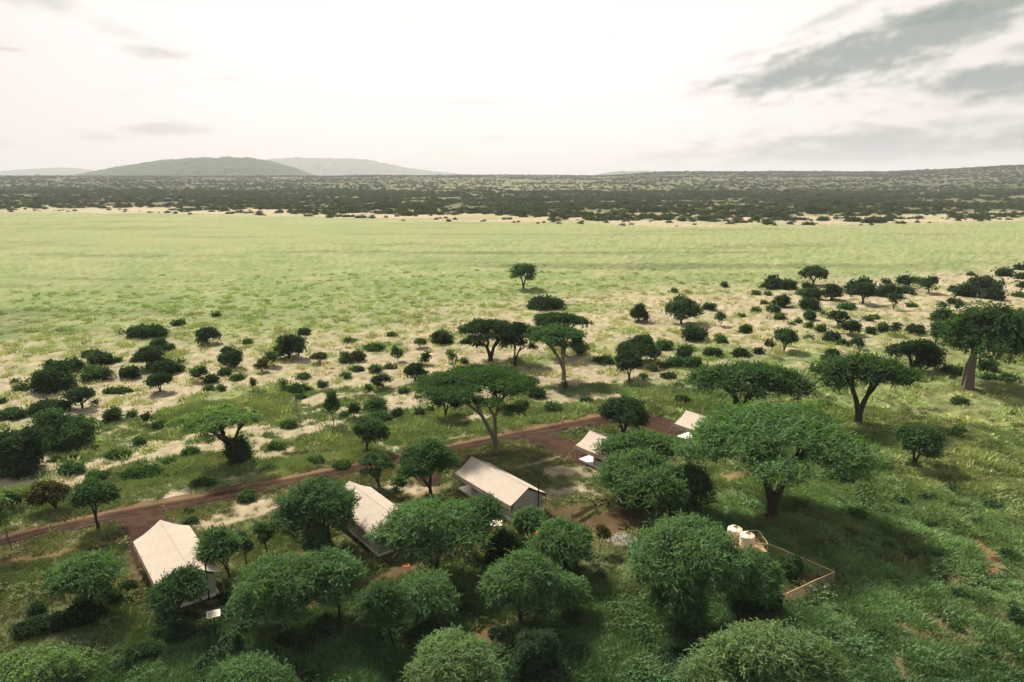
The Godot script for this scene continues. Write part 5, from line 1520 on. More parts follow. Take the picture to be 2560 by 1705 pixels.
	plant("bush", "bush", Vector3(111.8, 0, -220.4), 0.0, Vector3(4.37, 2.99, 3.93), 1.61, 0.00, 0, 0.63, 336, 1236, "very large smooth dome behind a fan shaped tree", "bush", "bushes dotted over the sandy scrub on the lone tree's side")
	plant("umbrella_thorn", "umbrella", Vector3(103.2, 0, -200.7), -0.2, Vector3(3.81, 1.96, 3.81), 3.73, 0.27, 0, 0.49, 222, 7008, "fan shaped tree standing in front of the very large dome", "tree")
	plant("bush", "bush", Vector3(118.6, 0, -214.7), 0.0, Vector3(3.37, 2.90, 3.03), 1.56, 0.00, 0, 0.62, 221, 7807, "dome shaped dark bush next to the very large one", "bush", "bushes dotted over the sandy scrub on the lone tree's side")
	plant("thorn_sapling", "umbrella", Vector3(107.4, 0, -191.7), -0.1, Vector3(2.00, 1.27, 2.00), 3.02, 0.14, 0, 0.48, 68, 6987, "thin stemmed small tree beneath a dark dome", "tree")
	plant("small_tree", "round", Vector3(133.6, 0, -233.0), -0.2, Vector3(2.44, 1.19, 2.44), 2.14, 0.17, 0, 0.66, 85, 8756, "dark flat tree at the plain edge past the domes", "tree")
	plant("bush", "bush", Vector3(127.0, 0, -219.8), 0.0, Vector3(1.93, 1.47, 1.73), 0.79, 0.00, 1, 0.64, 64, 150, "pale bush below the dark flat tree", "bush", "bushes dotted over the sandy scrub on the lone tree's side")
	plant("umbrella_thorn", "umbrella", Vector3(134.0, 0, -220.2), -0.2, Vector3(2.79, 1.57, 2.79), 3.20, 0.20, 0, 0.56, 94, 8371, "umbrella thorn with a slanting stem at the plain edge", "tree")
	plant("bush", "bush", Vector3(142.6, 0, -241.6), 0.0, Vector3(1.77, 1.40, 1.59), 0.76, 0.00, 1, 0.71, 45, 883, "pale small bush just behind the slanting umbrella thorn", "bush", "bushes dotted over the sandy scrub on the lone tree's side")
	plant("bush", "bush", Vector3(142.5, 0, -214.8), 0.0, Vector3(3.21, 2.73, 2.89), 1.47, 0.00, 0, 0.65, 181, 10000, "near dome of the thicket at the plain edge beyond the baobab", "bush", "bushes dotted over the sandy scrub on the lone tree's side")
	plant("bush", "bush", Vector3(157.4, 0, -229.6), 0.0, Vector3(4.55, 2.97, 4.09), 1.60, 0.00, 0, 0.70, 282, 9446, "tallest mass of the thicket at the plain edge beyond the baobab", "bush", "bushes dotted over the sandy scrub on the lone tree's side")
	plant("bush", "bush", Vector3(147.2, 0, -209.9), 0.0, Vector3(3.42, 1.97, 3.07), 1.06, 0.00, 0, 0.65, 180, 6983, "low front bush of the thicket beyond the baobab", "bush", "bushes dotted over the sandy scrub on the lone tree's side")
	plant("small_tree", "sparse", Vector3(159.1, 0, -223.3), 0.0, Vector3(1.34, 1.82, 1.34), 2.46, 0.04, 0, 0.67, 16, 2802, "narrow upright bush beside the thicket beyond the baobab", "bush")
	plant("bush", "bush", Vector3(144.7, 0, -224.4), 0.0, Vector3(1.57, 0.85, 1.41), 0.46, 0.00, 0, 0.68, 34, 3257, "small low bush at the near foot of the thicket", "bush", "bushes dotted over the sandy scrub on the lone tree's side")
	plant("bush", "bush", Vector3(186.6, 0, -261.2), 0.0, Vector3(2.74, 1.92, 2.46), 1.03, 0.00, 0, 0.81, 79, 458, "round dark bush out on the open plain", "bush", "bushes dotted over the sandy scrub on the lone tree's side")
	plant("bush", "bush", Vector3(204.9, 0, -279.2), 0.0, Vector3(1.66, 1.02, 1.50), 0.55, 0.00, 0, 0.88, 23, 9962, "small flat bush farther out than the round one on the plain", "bush", "bushes dotted over the sandy scrub on the lone tree's side")
	plant("bush", "bush", Vector3(187.1, 0, -252.4), 0.0, Vector3(1.73, 1.55, 1.56), 0.84, 0.00, 0, 0.80, 36, 8802, "bush at the very edge of the view on the open plain", "bush", "bushes dotted over the sandy scrub on the lone tree's side")
	plant("bush", "bush", Vector3(173.0, 0, -232.2), 0.0, Vector3(1.24, 1.35, 1.11), 0.73, 0.00, 0, 0.73, 23, 9907, "dark bush at the edge of the view level with the thicket", "bush", "bushes dotted over the sandy scrub on the lone tree's side")
	plant("bush", "bush", Vector3(158.6, 0, -213.8), 0.0, Vector3(1.90, 1.06, 1.71), 0.57, 0.00, 1, 0.67, 51, 1485, "flat pale bush at the edge of the view below the thicket", "bush", "bushes dotted over the sandy scrub on the lone tree's side")
	plant("sapling", "sparse", Vector3(121.0, 0, -191.7), 0.0, Vector3(1.16, 0.90, 1.16), 1.34, 0.04, 1, 0.56, 14, 8200, "small pale bush between the thicket and the baobab crown", "bush")
	plant("bush", "bush", Vector3(130.4, 0, -201.4), 0.0, Vector3(1.04, 1.20, 0.93), 0.65, 0.00, 0, 0.61, 25, 3116, "small dark bush just below the thicket", "bush", "bushes dotted over the sandy scrub on the lone tree's side")
	plant("small_tree", "sparse", Vector3(124.9, 0, -190.1), 0.0, Vector3(1.17, 1.22, 1.17), 1.65, 0.04, 0, 0.56, 15, 5678, "narrow dark bush right above the baobab crown", "bush")
	plant("bush", "bush", Vector3(115.2, 0, -196.5), 0.0, Vector3(1.03, 0.62, 0.93), 0.34, 0.00, 1, 0.58, 21, 3717, "little flat bush on sand below the umbrella thorn", "bush", "bushes dotted over the sandy scrub on the lone tree's side")
	plant("bush", "bush", Vector3(112.4, 0, -177.5), 0.0, Vector3(3.16, 1.74, 2.85), 0.93, 0.00, 0, 0.53, 226, 3941, "smooth dark dome touching the baobab crown", "bush", "bushes dotted over the sandy scrub on the lone tree's side")
	plant("baobab_tree", "baobab", Vector3(80.4, 0, -117.1), 3.0, Vector3(8.02, 4.95, 8.02), 9.20, 0.78, 1, 0.37, 3177, 4373, "huge baobab with a thick pale trunk and heavy dark crown", "tree")
	plant("small_tree", "round", Vector3(94.9, 0, -150.9), 0.5, Vector3(2.22, 2.10, 2.22), 2.87, 0.16, 1, 0.44, 201, 9363, "yellow green small tree against the side of the baobab", "tree")
	plant("round_tree", "round", Vector3(76.6, 0, -128.4), 0.5, Vector3(5.86, 2.31, 2.93), 3.41, 0.41, 0, 0.37, 930, 1312, "wide dark leafy tree between the baobab and the umbrella acacia", "tree")
	plant("bush", "bush", Vector3(96.2, 0, -161.1), 0.0, Vector3(1.90, 1.46, 1.71), 0.79, 0.00, 0, 0.48, 115, 6801, "grey bush with smooth top beside a gnarled leafy stump", "bush", "bushes dotted over the sandy scrub on the lone tree's side")
	plant("small_tree", "sparse", Vector3(90.0, 0, -158.3), -0.1, Vector3(1.13, 0.98, 1.13), 1.97, 0.03, 0, 0.45, 21, 9598, "gnarled leafy stump of a small tree on grass", "tree")
	plant("umbrella_acacia", "spreading", Vector3(35.4, 0, -103.2), 0.9, Vector3(9.63, 2.56, 4.82), 4.99, 0.67, 1, 0.54, 1854, 5522, "wide umbrella acacia standing behind the farthest tent", "tree")
	plant("umbrella_acacia", "spreading", Vector3(52.2, 0, -98.8), -0.1, Vector3(7.43, 2.23, 4.10), 7.87, 0.52, 1, 0.56, 1169, 507, "umbrella acacia with forked dark trunk on open green grass", "tree")
	plant("umbrella_acacia", "spreading", Vector3(28.5, 0, -69.5), -0.3, Vector3(9.14, 3.38, 9.14), 8.54, 0.60, 2, 0.37, 6200, 2357, "great spreading acacia with massive dark trunk covering the farthest tent", "tree")
	plant("small_tree", "round", Vector3(51.7, 0, -83.1), 0.4, Vector3(3.19, 1.99, 3.19), 3.77, 0.22, 1, 0.24, 1191, 8780, "loose crowned dark tree alone on the grass east of the great acacia", "tree")
	plant("sapling", "sparse", Vector3(63.3, 0, -92.7), 0.4, Vector3(1.01, 0.50, 1.01), 0.98, 0.03, 1, 0.28, 37, 7110, "low spreading sapling on grass past the loose crowned tree", "tree")
	plant("bush", "bush", Vector3(73.8, 0, -108.4), 0.0, Vector3(1.27, 1.01, 1.15), 0.54, 0.00, 1, 0.33, 107, 2430, "bush beside the fallen log", "bush", "bushes dotted over the sandy scrub on the lone tree's side")
	plant("round_tree", "round", Vector3(-43.7, 0, -66.6), -0.3, Vector3(2.23, 1.66, 2.23), 3.68, 0.16, 1, 0.20, 936, 7754, "dark spreading tree with trunk at the road edge", "tree")
	plant("thorn_thicket", "round", Vector3(-50.7, 0, -70.7), -0.8, Vector3(2.71, 1.21, 1.35), 2.00, 0.19, 4, 0.21, 615, 6922, "brown twiggy thorn thicket behind the road edge tree", "bush")
	plant("slim_tree", "sparse", Vector3(-49.7, 0, -62.2), -0.6, Vector3(1.14, 2.06, 1.14), 3.66, 0.04, 3, 0.20, 161, 4909, "yellowish sparse tree cut by the edge of the view beside the road", "tree")
	plant("small_tree", "round", Vector3(-56.0, 0, -70.7), 0.2, Vector3(1.23, 0.98, 1.23), 1.37, 0.09, 1, 0.22, 226, 8780, "green bush behind the yellowish sparse tree", "bush")
	plant("umbrella_thorn", "umbrella", Vector3(-48.8, 0, -75.7), -0.1, Vector3(1.37, 0.43, 1.37), 1.73, 0.10, 1, 0.20, 159, 7669, "pale low umbrella thorn by the end of the sandy track", "tree")
	plant("acacia_bush", "feather", Vector3(-35.8, 0, -52.0), -0.1, Vector3(2.98, 1.63, 2.98), 3.28, 0.15, 2, 0.32, 1190, 538, "feathery acacia west of the panel tent over a heap of dark bushes", "tree")
	plant("bush", "bush", Vector3(-35.7, 0, -51.2), 0.0, Vector3(1.51, 1.50, 1.36), 0.81, 0.00, 0, 0.16, 733, 989, "dark bush under the feathery acacia west of the panel tent", "bush")
	plant("bush", "bush", Vector3(-37.6, 0, -50.1), 0.0, Vector3(1.12, 1.08, 1.01), 0.58, 0.00, 0, 0.16, 393, 8924, "middle bush of the dark heap with pale blossom flecks", "bush")
	plant("bush", "bush", Vector3(-39.3, 0, -49.5), 0.0, Vector3(1.20, 0.79, 1.08), 0.43, 0.00, 0, 0.16, 382, 416, "outermost bush of the dark heap on the grass", "bush")
	plant("bush", "bush", Vector3(-40.5, 0, -52.2), 0.0, Vector3(0.69, 0.66, 0.62), 0.36, 0.00, 0, 0.17, 135, 2142, "small upright bush at the back of the dark heap", "bush")
	plant("bush", "bush", Vector3(-34.9, 0, -53.7), 0.0, Vector3(0.73, 0.74, 0.66), 0.40, 0.00, 0, 0.16, 163, 7611, "dark bush between the feathery acacia and the panel tent", "bush")
	plant("bush", "bush", Vector3(-34.7, 0, -55.7), 0.0, Vector3(0.65, 0.39, 0.59), 0.21, 0.00, 0, 0.17, 101, 7287, "low dark bush against the tent side wall", "bush")
	plant("acacia_bush", "feather", Vector3(-27.8, 0, -50.0), 0.7, Vector3(2.18, 1.44, 2.18), 3.39, 0.11, 1, 0.29, 822, 8283, "dark leafy acacia growing against the end wall of the panel tent", "tree")
	plant("bush", "bush", Vector3(-27.9, 0, -50.9), 0.0, Vector3(1.89, 0.49, 0.91), 0.26, 0.00, 0, 0.15, 547, 6413, "deep green bush at the foot of the acacia by the end wall", "bush")
	plant("bush", "bush", Vector3(-28.5, 0, -49.1), 0.0, Vector3(0.61, 0.44, 0.55), 0.24, 0.00, 0, 0.14, 128, 5841, "small bush in front of the end wall acacia", "bush")
	plant("bush", "bush", Vector3(-26.7, 0, -48.8), 0.0, Vector3(1.15, 0.85, 1.04), 0.46, 0.00, 0, 0.14, 474, 9052, "larger bush in front of the end wall acacia", "bush")
	plant("acacia_bush", "feather", Vector3(-26.1, 0, -57.2), -0.6, Vector3(1.96, 2.04, 1.96), 3.04, 0.10, 2, 0.31, 651, 9211, "wispy pale acacia beside the panel tent roof", "tree")
	plant("small_tree", "round", Vector3(-25.3, 0, -59.3), -0.2, Vector3(0.90, 0.99, 0.90), 2.60, 0.06, 1, 0.16, 272, 4447, "slim dark tree just behind the wispy pale acacia", "tree")
	plant("small_tree", "round", Vector3(-24.1, 0, -61.6), -0.1, Vector3(1.12, 1.07, 1.12), 2.29, 0.08, 1, 0.16, 376, 6316, "small round tree on a thin trunk between two tents", "tree")
	plant("acacia", "feather", Vector3(-17.6, 0, -62.2), -1.3, Vector3(4.32, 3.36, 4.32), 4.17, 0.21, 1, 0.32, 2667, 3335, "big dark green acacia overlapping the roof of the half hidden tent", "tree")
	plant("acacia", "feather", Vector3(-18.7, 0, -49.4), 0.2, Vector3(4.14, 2.42, 4.14), 4.02, 0.20, 2, 0.26, 3347, 6085, "largest feathery acacia in the front row, shading the ground black", "tree")
	plant("acacia", "feather", Vector3(-14.3, 0, -50.7), -0.2, Vector3(2.34, 2.13, 2.34), 4.42, 0.11, 2, 0.26, 1251, 9939, "grey green feathery acacia joined to the largest of the front row", "tree")
	plant("bush", "bush", Vector3(-28.6, 0, -46.7), 0.0, Vector3(1.37, 0.56, 0.99), 0.30, 0.00, 0, 0.14, 494, 2521, "dark rounded bush alone on the shaded foreground grass", "bush")
	plant("small_tree", "sparse", Vector3(-21.5, 0, -47.1), 0.1, Vector3(0.44, 0.69, 0.44), 0.88, 0.01, 0, 0.13, 52, 6593, "tiny dark sapling in the foreground grass", "bush")
	plant("acacia", "feather", Vector3(-18.2, 0, -40.9), -0.1, Vector3(2.98, 1.34, 2.33), 2.11, 0.15, 2, 0.22, 1878, 6741, "pale feathery acacia cut by the bottom of the view", "tree")
	plant("shrub_mass", "bush", Vector3(-34.9, 0, -44.0), 0.0, Vector3(3.91, 1.34, 2.63), 0.72, 0.00, 3, 0.14, 3445, 3284, "yellow green shrub mass filling the near corner", "bush")
	plant("bush", "bush", Vector3(-30.5, 0, -73.5), 0.0, Vector3(1.09, 0.83, 0.98), 0.45, 0.00, 1, 0.20, 210, 1430, "dark green bush on the lower edge of the road", "bush")
	plant("bush", "bush", Vector3(-35.8, 0, -70.2), 0.0, Vector3(0.47, 0.25, 0.42), 0.14, 0.00, 1, 0.20, 35, 2578, "smaller green bush on the sand beside the apron stones", "bush")
	plant("bush", "bush", Vector3(-34.4, 0, -67.9), 0.0, Vector3(0.68, 0.24, 0.58), 0.13, 0.00, 1, 0.19, 68, 2402, "green tuft bush close behind the panel tent roof", "bush")
	plant("acacia", "feather", Vector3(-7.1, 0, -57.7), -0.4, Vector3(5.64, 2.54, 3.98), 4.80, 0.28, 2, 0.29, 3707, 10145, "broad feathery acacia hiding the rear of the half hidden tent", "tree")
	plant("acacia", "feather", Vector3(-2.2, 0, -60.8), -0.8, Vector3(2.54, 1.26, 2.54), 4.73, 0.12, 1, 0.30, 906, 4071, "darker acacia merging with the broad feathery one", "tree")
	plant("acacia", "feather", Vector3(5.1, 0, -58.2), -0.3, Vector3(2.96, 1.67, 2.96), 3.19, 0.15, 2, 0.29, 1385, 1973, "open acacia with v shaped bare stems near the rubble patch", "tree")
	plant("stunted_tree", "sparse", Vector3(8.7, 0, -61.9), 0.2, Vector3(0.85, 0.64, 0.85), 2.14, 0.03, 4, 0.15, 97, 4493, "stunted brown tree with few leaves by the dirt patch", "tree")
	plant("acacia_bush", "feather", Vector3(1.8, 0, -63.1), -0.0, Vector3(1.98, 1.41, 1.98), 2.25, 0.10, 2, 0.31, 567, 8340, "greyish acacia against the grey end wall of the vent pipe tent", "tree")
	plant("large_bush", "bush", Vector3(-0.5, 0, -60.5), 0.0, Vector3(2.34, 2.20, 2.11), 1.18, 0.00, 0, 0.15, 1829, 6329, "very dark dense bush below the pale panels", "bush")
	plant("acacia", "feather", Vector3(0.7, 0, -50.7), 0.1, Vector3(3.21, 2.28, 3.21), 3.86, 0.16, 2, 0.25, 2314, 7156, "rounded feathery acacia at the middle of the front row", "tree")
	plant("acacia_bush", "feather", Vector3(4.7, 0, -52.0), 0.0, Vector3(1.74, 1.55, 1.74), 2.05, 0.09, 2, 0.26, 697, 8388, "thin feathery bush joined to the rounded acacia", "bush")
	plant("acacia", "feather", Vector3(-9.5, 0, -47.9), -0.6, Vector3(1.87, 1.67, 1.87), 3.66, 0.09, 1, 0.24, 923, 268, "open acacia with thin trunk over the foot path", "tree")
	plant("acacia", "feather", Vector3(-8.1, 0, -50.1), 1.0, Vector3(2.74, 1.33, 2.74), 3.05, 0.13, 2, 0.25, 1503, 8136, "grey green acacia beside the one over the foot path", "tree")
	plant("acacia", "feather", Vector3(-4.1, 0, -42.1), 0.1, Vector3(3.45, 1.99, 3.45), 2.73, 0.17, 3, 0.21, 3614, 1943, "brightest pale green feathery acacia at the bottom of the view", "tree")
	plant("large_bush", "bush", Vector3(1.7, 0, -44.6), 0.0, Vector3(1.96, 2.85, 1.77), 1.54, 0.00, 0, 0.11, 2919, 9917, "dark pointed bush mass beside the brightest acacia", "bush")
	plant("bush", "bush", Vector3(-1.1, 0, -49.1), 0.0, Vector3(0.86, 0.47, 0.74), 0.25, 0.00, 0, 0.12, 295, 3240, "small dark bush on the sandy gap behind the brightest acacia", "bush")
	plant("acacia", "feather", Vector3(14.6, 0, -50.8), -0.2, Vector3(4.91, 3.45, 4.91), 6.13, 0.24, 2, 0.26, 4984, 6247, "widest feathery acacia of the camp, spreading in front of the water tanks", "tree")
	plant("acacia", "feather", Vector3(18.7, 0, -50.4), 0.7, Vector3(2.84, 1.70, 2.84), 4.46, 0.14, 2, 0.27, 1530, 5943, "lower feathery acacia reaching from the widest one to the fence", "tree")
	plant("acacia_bush", "feather", Vector3(16.2, 0, -48.4), -2.9, Vector3(2.25, 2.61, 2.25), 3.97, 0.11, 1, 0.25, 1367, 749, "dark feathery undergrowth bush beneath the widest acacia", "bush")
	plant("large_bush", "bush", Vector3(20.7, 0, -52.7), 0.0, Vector3(2.42, 2.15, 2.18), 1.16, 0.00, 0, 0.14, 2182, 3582, "dark bush under the near side of the widest acacia by the fence", "bush")
	plant("bush", "bush", Vector3(25.6, 0, -57.9), 0.0, Vector3(1.33, 1.53, 1.20), 0.83, 0.00, 1, 0.16, 595, 1584, "soft green bush inside the fenced yard", "bush")
	plant("acacia", "feather", Vector3(17.1, 0, -40.9), 0.3, Vector3(6.23, 2.80, 3.33), 3.53, 0.31, 3, 0.22, 6200, 1559, "huge bright feathery acacia at the bottom edge near the fence", "tree")
	plant("shrub", "bush", Vector3(40.8, 0, -79.2), 0.0, Vector3(3.06, 0.59, 1.71), 0.32, 0.00, 1, 0.23, 634, 401, "low green shrub on the eastern side of the great spreading acacia", "shrub", "small shrubs on the green slope east of the camp")
	plant("shrub", "bush", Vector3(51.7, 0, -83.4), 0.0, Vector3(0.79, 0.48, 0.71), 0.26, 0.00, 1, 0.25, 66, 1824, "low green shrub in front of the loose crowned dark tree", "shrub", "small shrubs on the green slope east of the camp")
	plant("shrub", "bush", Vector3(47.2, 0, -82.2), 0.0, Vector3(1.06, 0.37, 0.96), 0.20, 0.00, 1, 0.24, 112, 5921, "low green shrub in front of the bush beside the fallen log", "shrub", "small shrubs on the green slope east of the camp")
	plant("shrub", "bush", Vector3(44.6, 0, -73.2), 0.0, Vector3(0.70, 0.47, 0.63), 0.25, 0.00, 1, 0.22, 71, 9642, "low green shrub just beyond the soft green bush inside the fenced yard", "shrub", "small shrubs on the green slope east of the camp")
	plant("shrub", "bush", Vector3(48.2, 0, -73.7), 0.0, Vector3(1.05, 0.55, 0.95), 0.30, 0.00, 1, 0.22, 140, 1834, "low green shrub on the eastern side of the soft green bush inside the fenced yard", "shrub", "small shrubs on the green slope east of the camp")
	plant("shrub", "bush", Vector3(41.6, 0, -61.3), 0.0, Vector3(1.19, 0.52, 1.07), 0.28, 0.00, 1, 0.19, 240, 2488, "low green shrub on the eastern side of the widest feathery acacia of the camp", "shrub", "small shrubs on the green slope east of the camp")
	plant("shrub", "bush", Vector3(39.2, 0, -61.2), 0.0, Vector3(0.60, 0.31, 0.54), 0.17, 0.00, 1, 0.18, 66, 3212, "low green shrub in front of the great spreading acacia", "shrub", "small shrubs on the green slope east of the camp")
	plant("shrub", "bush", Vector3(39.8, 0, -54.6), 0.0, Vector3(0.54, 0.37, 0.49), 0.20, 0.00, 1, 0.17, 68, 4605, "low green shrub on the eastern side of the silvery feathery acacia bush next", "shrub", "small shrubs on the green slope east of the camp")
	plant("shrub", "bush", Vector3(43.6, 0, -58.0), 0.0, Vector3(0.57, 0.51, 0.51), 0.28, 0.00, 1, 0.18, 73, 8492, "low green shrub on the eastern side of the stunted brown tree", "shrub", "small shrubs on the green slope east of the camp")
	plant("shrub", "bush", Vector3(31.4, 0, -44.7), 0.0, Vector3(1.19, 0.38, 0.66), 0.20, 0.00, 1, 0.14, 285, 1223, "low green shrub in front of the soft green bush inside the fenced yard", "shrub", "small shrubs on the green slope east of the camp")
	plant("shrub", "bush", Vector3(48.5, 0, -61.0), 0.0, Vector3(0.74, 0.26, 0.65), 0.14, 0.00, 1, 0.20, 79, 8828, "low green shrub on the eastern side of the big pale feathery acacia bush", "shrub", "small shrubs on the green slope east of the camp")
	plant("shrub", "bush", Vector3(37.6, 0, -62.9), 0.0, Vector3(0.76, 0.22, 0.51), 0.12, 0.00, 1, 0.19, 73, 5815, "low green shrub among the grass of the slope east of the camp", "shrub", "small shrubs on the green slope east of the camp")
	plant("shrub", "bush", Vector3(40.2, 0, -72.4), 0.0, Vector3(0.95, 0.31, 0.81), 0.17, 0.00, 1, 0.21, 110, 9241, "low green shrub on the eastern side of the feathery flat crown acacia", "shrub", "small shrubs on the green slope east of the camp")
	plant("shrub", "bush", Vector3(36.4, 0, -49.7), 0.0, Vector3(0.44, 0.26, 0.39), 0.14, 0.00, 1, 0.16, 51, 5817, "low green shrub among the grass of the slope east of the camp", "shrub", "small shrubs on the green slope east of the camp")
	plant("shrub", "bush", Vector3(52.7, 0, -76.3), 0.0, Vector3(0.81, 0.41, 0.73), 0.22, 0.00, 1, 0.23, 75, 4939, "low green shrub in front of the lower of two stacked bushes", "shrub", "small shrubs on the green slope east of the camp")
	plant("shrub", "bush", Vector3(53.9, 0, -71.3), 0.0, Vector3(0.94, 0.57, 0.84), 0.31, 0.00, 1, 0.23, 113, 5819, "low green shrub among the grass of the slope east of the camp", "shrub", "small shrubs on the green slope east of the camp")
	plant("shrub", "bush", Vector3(49.6, 0, -67.7), 0.0, Vector3(0.81, 0.31, 0.73), 0.17, 0.00, 1, 0.21, 85, 5820, "low green shrub among the grass of the slope east of the camp", "shrub", "small shrubs on the green slope east of the camp")
	plant("shrub", "bush", Vector3(42.4, 0, -51.2), 0.0, Vector3(0.67, 0.75, 0.60), 0.40, 0.00, 1, 0.17, 134, 5821, "low green shrub among the grass of the slope east of the camp", "shrub", "small shrubs on the green slope east of the camp")
	plant("shrub", "bush", Vector3(36.9, 0, -46.7), 0.0, Vector3(0.65, 0.48, 0.58), 0.26, 0.00, 1, 0.15, 131, 5822, "low green shrub among the grass of the slope east of the camp", "shrub", "small shrubs on the green slope east of the camp")
	plant("shrub", "bush", Vector3(37.9, 0, -69.6), 0.0, Vector3(1.00, 0.36, 0.90), 0.19, 0.00, 1, 0.20, 142, 5823, "low green shrub among the grass of the slope east of the camp", "shrub", "small shrubs on the green slope east of the camp")
	plant("shrub", "bush", Vector3(29.4, 0, -48.8), 0.0, Vector3(0.73, 0.46, 0.66), 0.25, 0.00, 1, 0.14, 172, 8703, "low green shrub in front of the silvery feathery acacia bush next", "shrub", "small shrubs on the green slope east of the camp")
	plant("shrub", "bush", Vector3(45.1, 0, -67.6), 0.0, Vector3(0.65, 0.37, 0.59), 0.20, 0.00, 1, 0.21, 64, 5825, "low green shrub among the grass of the slope east of the camp", "shrub", "small shrubs on the green slope east of the camp")
	plant("shrub", "bush", Vector3(72.8, 0, -235.1), 0.0, Vector3(0.84, 0.92, 0.75), 0.50, 0.00, 1, 0.62, 15, 6422, "very small dark shrub just beyond the low dark bush just past the large ragged one", "shrub", "small shrubs dotted over the sandy ground")
	plant("shrub", "bush", Vector3(77.8, 0, -217.7), 0.0, Vector3(1.04, 0.70, 0.94), 0.38, 0.00, 1, 0.59, 21, 5517, "very small dark shrub just beyond the flat pale bush in front of the dark dome", "shrub", "small shrubs dotted over the sandy ground")
	plant("shrub", "bush", Vector3(81.0, 0, -216.4), 0.0, Vector3(0.58, 0.52, 0.52), 0.28, 0.00, 1, 0.58, 14, 6526, "very small dark shrub on the western side of the round bush beside its bigger twin", "shrub", "small shrubs dotted over the sandy ground")
	plant("shrub", "bush", Vector3(52.5, 0, -221.3), 0.0, Vector3(0.64, 0.62, 0.58), 0.33, 0.00, 1, 0.58, 14, 985, "very small dark shrub just beyond the large ragged olive bush tree on the sand", "shrub", "small shrubs dotted over the sandy ground")
	plant("shrub", "bush", Vector3(174.4, 0, -261.7), 0.0, Vector3(0.99, 0.76, 0.89), 0.41, 0.00, 1, 0.80, 14, 1207, "very small dark shrub just beyond the low front bush of the thicket beyond the baobab", "shrub", "small shrubs dotted over the sandy ground")
	plant("shrub", "bush", Vector3(132.3, 0, -243.0), 0.0, Vector3(1.19, 0.86, 1.07), 0.46, 0.00, 1, 0.70, 20, 7800, "very small dark shrub just beyond the dome shaped dark bush", "shrub", "small shrubs dotted over the sandy ground")
	plant("shrub", "bush", Vector3(74.0, 0, -199.4), 0.0, Vector3(0.89, 0.67, 0.80), 0.36, 0.00, 1, 0.54, 19, 9782, "very small dark shrub just beyond the small round pale bush alone on sand", "shrub", "small shrubs dotted over the sandy ground")
	plant("shrub", "bush", Vector3(67.5, 0, -188.0), 0.0, Vector3(1.05, 0.81, 0.95), 0.43, 0.00, 1, 0.51, 31, 4209, "very small dark shrub just beyond the grey green pointed bush amid sand", "shrub", "small shrubs dotted over the sandy ground")
	plant("shrub", "bush", Vector3(84.7, 0, -184.3), 0.0, Vector3(0.56, 0.49, 0.50), 0.26, 0.00, 1, 0.51, 14, 4401, "very small dark shrub in front of the dark wide bush under the wind bent tree", "shrub", "small shrubs dotted over the sandy ground")
	plant("shrub", "bush", Vector3(61.2, 0, -180.9), 0.0, Vector3(0.51, 0.37, 0.46), 0.20, 0.00, 1, 0.48, 14, 2193, "very small dark shrub just beyond the small grey bush above a bright green patch", "shrub", "small shrubs dotted over the sandy ground")
	plant("shrub", "bush", Vector3(70.8, 0, -171.7), 0.0, Vector3(0.43, 0.39, 0.38), 0.21, 0.00, 1, 0.47, 14, 9395, "very small dark shrub in front of the small round pale bush alone on sand", "shrub", "small shrubs dotted over the sandy ground")
	plant("shrub", "bush", Vector3(73.5, 0, -174.1), 0.0, Vector3(0.63, 0.58, 0.56), 0.31, 0.00, 1, 0.48, 14, 9326, "very small dark shrub on the western side of the smooth grey round bush", "shrub", "small shrubs dotted over the sandy ground")
	plant("shrub", "bush", Vector3(74.0, 0, -168.6), 0.0, Vector3(0.66, 0.80, 0.60), 0.43, 0.00, 1, 0.47, 17, 1568, "very small dark shrub just beyond the smooth grey round bush", "shrub", "small shrubs dotted over the sandy ground")
	plant("shrub", "bush", Vector3(92.6, 0, -176.4), 0.0, Vector3(1.09, 0.53, 0.98), 0.29, 0.00, 1, 0.50, 28, 8107, "very small dark shrub on the eastern side of the dark crooked tree", "shrub", "small shrubs dotted over the sandy ground")
	plant("shrub", "bush", Vector3(95.3, 0, -178.8), 0.0, Vector3(1.06, 0.57, 0.96), 0.31, 0.00, 1, 0.51, 27, 5243, "very small dark shrub in front of the thin stemmed small tree beneath a dark dome", "shrub", "small shrubs dotted over the sandy ground")
	plant("shrub", "bush", Vector3(90.0, 0, -163.7), 0.0, Vector3(1.29, 1.56, 1.16), 0.84, 0.00, 1, 0.47, 65, 6970, "very small dark shrub just beyond the little fan shaped thorn tree over a green spot", "shrub", "small shrubs dotted over the sandy ground")
	plant("shrub", "bush", Vector3(86.0, 0, -162.1), 0.0, Vector3(0.86, 1.54, 0.77), 0.83, 0.00, 1, 0.46, 37, 6284, "very small dark shrub on the eastern side of the smooth grey round bush", "shrub", "small shrubs dotted over the sandy ground")
	plant("shrub", "bush", Vector3(94.9, 0, -193.3), 0.0, Vector3(2.15, 0.91, 1.94), 0.49, 0.00, 1, 0.55, 93, 6463, "very small dark shrub just beyond the neat fan shaped tree on pale sand", "shrub", "small shrubs dotted over the sandy ground")
	plant("shrub", "bush", Vector3(67.9, 0, -154.5), 0.0, Vector3(0.79, 0.36, 0.71), 0.19, 0.00, 1, 0.43, 20, 8630, "very small dark shrub just beyond the upper of two stacked bushes", "shrub", "small shrubs dotted over the sandy ground")
	plant("shrub", "bush", Vector3(48.3, 0, -156.6), 0.0, Vector3(0.88, 0.40, 0.80), 0.21, 0.00, 1, 0.41, 27, 6922, "very small dark shrub on the eastern side of the dark dome bush", "shrub", "small shrubs dotted over the sandy ground")
